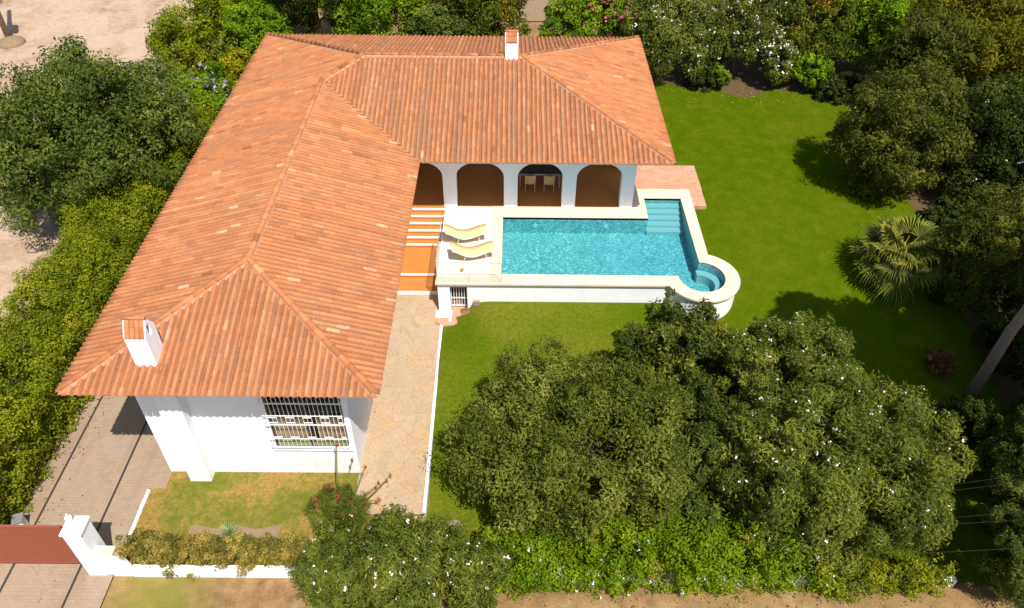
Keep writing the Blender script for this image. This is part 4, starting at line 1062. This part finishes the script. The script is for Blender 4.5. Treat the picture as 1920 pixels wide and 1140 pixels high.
def vegetation():
    second_pine()
    tree('shrub', 'small dark shrub behind the blue flowered hedge between the two biggest mounds', 'shrub', (5.3, 13.2, -.25), .9, (1.3, 1.0, 1.2), M['l_dark'], .14, .3, 2, 26, seed=52, trunk_r=.06)
    g0 = 'low dark shrubs filling the beds at the right'
    for i, (x, y, z, lab) in enumerate(((17.2, 38.0, 1.95, 'low dark shrub in the back corner bed of the lawn'), (18.4, 26.6, 1.7, 'low dark shrub behind the fan palm'), (20.4, 25.2, 1.6, 'low dark shrub at the right edge behind the cypress'), (10.4, 39.3, 1.98, 'low dark shrub between the two white oleanders behind the lawn'), (17.0, 33.6, 2.0, 'low dark shrub behind the rounded dark tree'), (19.6, 33.0, 2.0, 'low dark shrub right of the rounded dark tree'))):
        tree('shrub', lab, 'shrub', (x, y, z), .55, (1.3, 1.1, .8), M['l_deep'], .15, .4, 1.8, 20, seed=80 + i, trunk_r=.05, group=g0)
    O = 'l_oleander'
    tr = tree
    # --- left lot
    tr('broadleaf_tree', 'large dark green domed tree beside the sandy lot left of the hedge', 'tree', (-18.9, 30.3, 0), 3.5, (4.6, 4.6, 3.5), M['l_dark'], .17, .42, 3.1, 150, 1.1, 1, trunk_r=.3, zlow=-.95, rough=.22)
    hedge('tall_hedge', 'long tall yellow green hedge between sandy lot and driveway', 'hedge', (-16.5, 11.6, 0), [(-.1, .5, 0), (0, 10, 0), (.1, 18, 0), (.3, 24.5, 0)], 2.7, 3.0, M['l_hedge'], .095, .5, 1.9, .62, .50, 2, toplump=.16)
    tr('shrub', 'mauve flowered green shrub at the far end of the tall hedge', 'shrub', (-16.0, 36.6, .3), 2.0, (1.9, 2.2, 1.8), M['l_bright'], .14, .45, 2, 34, seed=3, blossoms=(M['f_purple'], .02, .10), trunk_r=.08)
    tr('shrub', 'golden yellow shrub against the left eave of the house', 'shrub', (-14.3, 38.6, 1), 1.6, (1.5, 1.6, 1.5), M['l_yellow'], .14, .45, 2, 28, seed=4, trunk_r=.08)
    tr('shrub', 'bright yellow green bush beyond the dark domed tree', 'shrub', (-17.3, 42.6, .5), 2.2, (3.3, 3.2, 2.6), M['l_hedge'], .17, .45, 2, 50, seed=5, trunk_r=.1)
    tr('shrub', 'mid green bush touching the back left roof corner', 'shrub', (-14.2, 42.0, 1.6), 2.0, (2.2, 2.0, 2.2), M['l_bright'], .16, .45, 2, 36, seed=6, trunk_r=.1)
    tr('tree', 'thin reddish brown twigged tree at the top edge left of the pines', 'tree', (-15.0, 47.5, 2), 2.6, (3.0, 2.5, 2.6), M['l_orange'], .17, .4, 1.3, 40, seed=7, trunk_r=.12)
    # --- back row behind the house
    tr('pine_tree', 'dark needle leaved tree rising behind the left roof slope', 'tree', (-11.2, 43.5, 2), 4.0, (3.0, 2.5, 3.4), M['l_deep'], .16, .28, 2, 55, seed=8, trunk_r=.18)
    tr('tree', 'light green leafy tree behind the back eave left of centre', 'tree', (-7.2, 42.6, 2), 3.1, (3.1, 2.3, 3.0), M['l_bright'], .18, .35, 2, 55, seed=9, trunk_r=.15)
    tr('tree', 'dark tree with orange young shoots behind the back chimney', 'tree', (-1.9, 42.8, 2), 3.2, (3.2, 2.2, 3.2), M['l_orange'], .20, .36, 1.9, 55, seed=10, trunk_r=.15)
    tr('shrub', 'low deep green shrub against the back eave below the orange tipped tree', 'shrub', (-4.2, 40.3, 2), 1.9, (2.2, 1.2, 2.1), M['l_dark'], .16, .4, 2, 30, seed=11, trunk_r=.08)
    tr('shrub', 'bright green shrub right of the back chimney', 'shrub', (3.4, 41.9, 2), 2.0, (2.0, 1.6, 2.3), M['l_bright'], .16, .45, 2, 34, seed=12, trunk_r=.1)
    tr('bougainvillea', 'pink flowered bougainvillea behind the back right roof corner', 'shrub', (5.4, 42.4, 2), 2.6, (2.1, 1.6, 2.6), M['l_bright'], .15, .45, 1.8, 34, seed=13, blossoms=(M['f_pink'], .10, .12), trunk_r=.1)
    g = 'white flowered oleanders behind the lawn'
    tr('oleander', 'white flowered oleander touching the back right roof corner', 'shrub', (8.5, 40.4, 2), 2.7, (2.6, 2.2, 3.0), M[O], .17, .28, 2, 60, seed=14, blossoms=(M['f_white'], .05, .042), trunk_r=.1, group=g)
    tr('oleander', 'white flowered oleander in the middle of the row behind the lawn', 'shrub', (12.4, 40.9, 2), 2.6, (2.3, 2.0, 2.9), M['l_olive'], .17, .28, 2, 55, seed=15, blossoms=(M['f_white'], .06, .042), trunk_r=.1, group=g)
    tr('shrub', 'small leafy shrub under the oleander at the back lawn edge', 'shrub', (11.2, 39.2, 1.95), .6, (.8, .6, .7), M['l_bright'], .14, .4, 1.8, 14, seed=90, trunk_r=.04)
    tr('shrub', 'narrow yellowish shrub with pale flowers at the back lawn edge', 'shrub', (14.2, 39.2, 1.95), 1.5, (1.0, .9, 1.7), M['l_olive'], .14, .3, 2, 22, seed=16, blossoms=(M['f_white'], .04, .055), trunk_r=.06)
    tr('tree', 'brownish dark tree behind the lawn left of the yellow green tree', 'tree', (16.2, 40.9, 2), 2.9, (2.3, 2.0, 3.0), M['l_orange'], .17, .38, 2, 46, seed=17, trunk_r=.14)
    tr('shrub', 'low glossy green shrub at the back corner of the lawn', 'shrub', (16.0, 38.8, 1.95), 1.1, (1.2, .9, 1.2), M['l_bright'], .17, .45, 2, 20, seed=18, trunk_r=.06)
    tr('tree', 'yellow green tree in the back right corner of the garden', 'tree', (19.6, 41.6, 2), 3.1, (2.6, 2.4, 3.2), M['l_bright'], .18, .38, 2, 55, seed=19, trunk_r=.15)
    tr('tree', 'broad olive yellow tree at the top right', 'tree', (24.0, 40.2, 2), 3.4, (3.6, 3.0, 3.2), M['l_yolive'], .19, .36, 2, 70, seed=20, trunk_r=.2)
    tr('tree', 'brownish yellow tree at the right edge below the top right corner', 'tree', (25.2, 34.6, 2), 3.2, (3.2, 3.0, 3.0), M['l_yolive'], .18, .36, 2, 60, seed=22, trunk_r=.2)
    tr('tree', 'feathery olive tree between the dark dome and the top right trees', 'tree', (20.6, 36.4, 2), 2.7, (2.6, 2.4, 2.6), M['l_cedar'], .17, .36, 2, 46, seed=23, trunk_r=.15)
    # --- right side
    tr('broadleaf_tree', 'rounded dark tree with clumped crown at the right of the lawn', 'tree', (16.7, 29.6, 1.95), 2.7, (2.5, 2.4, 3.0), M['l_cedar'], .135, .42, 2.1, 95, .72, 24, trunk_r=.22, zlow=-.95, rough=.2)
    tr('tree', 'dark tree with a few pale flowers at the right edge behind the palm', 'tree', (21.0, 29.0, 1.9), 2.9, (2.8, 2.8, 3.2), M['l_deep'], .16, .36, 2, 60, seed=25, blossoms=(M['f_white'], .004, .05), trunk_r=.18)
    tr('cypress', 'dark yellowish cypress with drooping sprays right of the palm', 'tree', (18.2, 22.4, 1.2), 2.6, (2.3, 2.2, 2.9), M['l_cedar'], .16, .24, 2, 60, seed=26, trunk_r=.18)
    tr('shrub', 'dark shrub in shade between the palm and the bare pine trunk', 'shrub', (18.3, 19.6, .8), 1.2, (1.7, 1.6, 1.5), M['l_deep'], .15, .3, 1.8, 30, seed=27, trunk_r=.06)
    tr('shrub', 'withered brown shrub at the foot of the pine', 'shrub', (15.6, 19.4, .7), .4, (.6, .6, .5), M['l_brown'], .12, .3, 1.0, 16, seed=28, trunk_r=.04)
    tr('shrub', 'dark green shrub right of the pine trunk at the frame edge', 'shrub', (18.6, 16.6, .3), 1.4, (1.9, 1.7, 1.9), M['l_deep'], .14, .3, 2, 34, seed=29, trunk_r=.06)
    tr('shrub', 'dark shrub between the big oleander and the pine foot', 'shrub', (14.9, 16.0, .0), 1.3, (1.35, 1.3, 1.5), M['l_deep'], .13, .3, 2, 28, seed=30, blossoms=(M['f_white'], .002, .035), trunk_r=.06)
    tr('conifer', 'dark conifer with upright sprays at the lower right edge', 'tree', (16.2, 13.6, -.2), 2.3, (1.9, 1.8, 2.7), M['l_dark'], .12, .26, 2.2, 60, .5, 31, trunk_r=.15)
    tr('conifer', 'dark conifer in the lower right corner in front of the taller one', 'tree', (14.9, 11.3, -.1), 1.9, (1.6, 1.3, 2.1), M['l_dark'], .11, .26, 2.2, 54, .45, 32, trunk_r=.13)
    palm(); pine()
    # --- front row
    tr('broadleaf_shrub', 'very large dense green shrub mound in front of the pool lawn', 'shrub', (2.1, 15.0, -.1), 2.1, (3.9, 3.2, 2.55), M['l_olive'], .125, .36, 2.1, 130, .72, 33, trunk_r=.16, zlow=-.9, rough=.2)
    tr('magnolia', 'glossy dark magnolia with yellowing leaves and a tall spire in front of the spa', 'tree', (5.8, 18.4, .3), 2.0, (2.15, 1.6, 2.0), M['l_magnolia'], .14, .42, 2.0, 60, .48, 34, trunk_r=.12, rough=.25, extra=[(-.45, .15, 3.8, .36), (-.60, .2, 4.25, .28), (-.70, .25, 4.7, .18), (-.4, 0, 3.3, .45), (-1.6, -.2, 2.1, .42), (1.5, .3, 2.5, .42)])
    g = 'white flowered oleanders at the front of the garden'
    tr('shrub', 'deep green shrub filling the gap between the big mound and the biggest oleander', 'shrub', (5.7, 15.5, -.2), 1.5, (2.0, 2.2, 1.8), M['l_dark'], .14, .3, 2, 40, seed=51, trunk_r=.08)
    tr('oleander', 'upper white flowered oleander right of the magnolia', 'shrub', (9.3, 17.6, .25), 1.9, (2.8, 2.1, 2.2), M[O], .15, .22, 2.1, 80, .55, 35, blossoms=(M['f_white'], .010, .034), trunk_r=.1, group=g)
    tr('oleander', 'biggest white flowered oleander filling the lower right foreground', 'shrub', (9.9, 14.0, -.25), 2.2, (4.0, 2.7, 2.7), M[O], .15, .22, 2.1, 130, .68, 36, blossoms=(M['f_white'], .011, .034), trunk_r=.12, group=g)
    tr('oleander', 'white flowered oleander at the bottom centre left beside the low wall', 'shrub', (-3.0, 11.0, -.1), 1.35, (3.5, 1.35, 1.6), M[O], .14, .22, 2.2, 90, .5, 37, blossoms=(M['f_white'], .010, .034), trunk_r=.1, group=g)
    hedge('plumbago_hedge', 'bright green hedge with pale blue flowers along the bottom boundary', 'hedge', (0, 11.88, -.2), [(-.6, 0, 0), (4.5, 0, 0), (9.5, .1, 0)], 1.65, 1.35, M['l_plumbago'], .10, .45, 2.0, .5, .42, 38, blossoms=(M['f_blue'], .009, .036), toplump=.2)
    hedge('yellow_hedge', 'short yellowish hedge end below the biggest oleander', 'hedge', (9.3, 11.45, -.1), [(0, 0, 0), (3.6, .05, 0)], .8, .7, M['l_hedge'], .09, .45, 1.8, .4, .3, 39, toplump=.1)
    hedge('dry_hedge', 'half withered clipped hedge behind the low white wall', 'hedge', (-11.2, 11.9, 0), [(0, 0, 0), (4.4, 0, 0), (5.2, 0, 0)], 0.62, 1.05, M['l_dry'], .06, .45, 2.2, .26, .20, 40, toplump=.015, tintsd=.25)
    # red bottlebrush with arching stems
    B = tree('bottlebrush', 'wispy red flowered bush with arching stems at the house corner', 'shrub', (-5.2, 13.2, 0), .75, (1.15, .9, .75), M['l_oleander'], .15, .10, 1.5, 34, .32, 41, blossoms=(M['f_red'], .012, .04), trunk_r=.04, jit=.9)
    r = np.random.default_rng(5); heads = []; gm = foliage('green_stem', [(0, (.16, .15, .05)), (1, (.2, .18, .06))], .05)
    for (x, y, z) in ((.35, 1.2, 1.7), (1.15, .75, 1.1), (1.5, .95, 1.25), (-.1, 1.35, 2.2), (.75, 1.0, 1.6), (-.5, .4, 1.2), (1.2, .3, .9)):
        e = np.array((x, y, z)); s0 = np.array((x * .3, y * .3, .4)); md = (s0 + e) / 2 + np.array((r.normal(0, .08), r.normal(0, .08), .1))
        st = MB(); st.tube([s0, md, e], [.03, .025, .016], 6); st.build('stem', gm, B, sm=True); heads.append(e)
    nn = 34; P = np.concatenate([h + r.normal(0, .035, (nn, 3)) * np.array([.8, .8, 1.6]) for h in heads]); N = r.normal(size=P.shape); N /= np.linalg.norm(N, axis=1, keepdims=True)
    o = leaf_mesh('flower_heads', P, N, .035, .4, M['f_red'], B, r.random(len(P)), r); o['kind'] = 'stuff'
    # agave like grey rosette
    A = MB(); r = np.random.default_rng(9)
    for i in range(60):
        az = i * 2.4; el = math.radians(80 - 70 * (i / 60)); L = .36 + .08 * r.random(); d = np.array((math.cos(az) * math.cos(el), math.sin(az) * math.cos(el), math.sin(el)))
        s = np.cross(d, (0, 0, 1.)); s /= np.linalg.norm(s) + 1e-9; p = np.array((0, 0, .03))
        A.add([p - s * .012, p + s * .012, p + d * L * .5 + s * .02, p + d * L, p + d * L * .5 - s * .02], [(0, 1, 2, 3, 4)], float(r.random()))
    o = A.build('succulent', M['l_grey']); o.location = (-8.62, 12.80, .04); tag(o, 'grey green spiky rosette plant in the bare flower bed', 'plant')
    # stone under the mound
    s = MB(); s.lathe((0, 0, 0), [(.18, -.1), (.24, .05), (.20, .17), (.08, .23)], 9); o = s.build('rock', M['wood'], sm=True); o.location = (-1.75, 13.3, -.25); o.scale = (1.3, .9, 1); tag(o, 'grey rock beside the big shrub mound at the path end', 'rock')
vegetation()
def litter():
    r = np.random.default_rng(17)
    def put(name, n, x0, x1, y0, y1, hf, off, mat, size):
        x = r.uniform(x0, x1, n); y = r.uniform(y0, y1, n); z = hf(x, y) + off
        N = np.array([0, 0, 1.0]) + r.normal(0, .3, (n, 3)); N /= np.linalg.norm(N, axis=1, keepdims=True)
        o = leaf_mesh(name, np.stack([x, y, z], 1), N, size, .5, mat, None, r.random(n), r); tag(o, kind='stuff')
    zero = lambda x, y: 0 * x
    put('fallen_leaves', 130, -15.3, -14.2, 12.5, 21, zero, .04, M['l_brown'], .05)
    put('fallen_leaves', 50, -14.2, -11.7, 9.5, 17, zero, .04, M['l_brown'], .035)
    put('fallen_leaves', 60, -4.9, -2.8, 14, 23, path_h, .045, M['l_brown'], .035)
    put('fallen_leaves', 150, 8.0, 16.5, 37.2, 38.9, base_h, .03, M['l_dry'], .055)
    put('fallen_leaves', 160, -1, 12.5, 10.3, 11.2, zero, -.04, M['l_dry'], .045)
litter()
cables()

# ------------------------------------------------------------------ light, camera
def light():
    S = Vector((.265, -.529, 1.0)).normalized()
    sun = bpy.data.lights.new('sun', 'SUN'); sun.energy = 4.8; sun.angle = math.radians(.5); sun.color = (1.0, .965, .91)
    so = bpy.data.objects.new('sun', sun); COL.objects.link(so); so.rotation_euler = S.to_track_quat('Z', 'Y').to_euler(); so.location = (10, -10, 60)
    w = bpy.data.worlds.new('World'); SC.world = w; w.use_nodes = True; nt = w.node_tree
    sky = nt.nodes.new('ShaderNodeTexSky'); sky.sky_type = 'NISHITA'; sky.sun_disc = False
    sky.sun_elevation = math.asin(S.z); sky.sun_rotation = math.atan2(S.x, S.y)
    bg = nt.nodes['Background']; bg.inputs['Strength'].default_value = .115; nt.links.new(sky.outputs[0], bg.inputs['Color'])
    SC.view_settings.view_transform = 'Standard'; SC.view_settings.look = 'None'; SC.view_settings.exposure = 0.47; SC.view_settings.gamma = 1.0
    SC.view_settings.use_curve_mapping = False
light()
cam = bpy.data.cameras.new('camera'); co = bpy.data.objects.new('camera', cam); COL.objects.link(co)
fw = Vector((0.00196762, 0.74198245, -0.67041641)); up = Vector((-0.00817216, 0.67040726, 0.74194833)); rt = Vector((0.99996467, 0.00401887, 0.0073827))
mw = Matrix.Identity(4)
for i in range(3): mw[i][0], mw[i][1], mw[i][2] = rt[i], up[i], -fw[i]
mw.translation = Vector((0, 0, 21.27)); co.matrix_world = mw
cam.sensor_fit = 'HORIZONTAL'; cam.sensor_width = 36; cam.lens = 36 * 1441.45 / 1920; cam.clip_start = .1; cam.clip_end = 3000
SC.camera = co
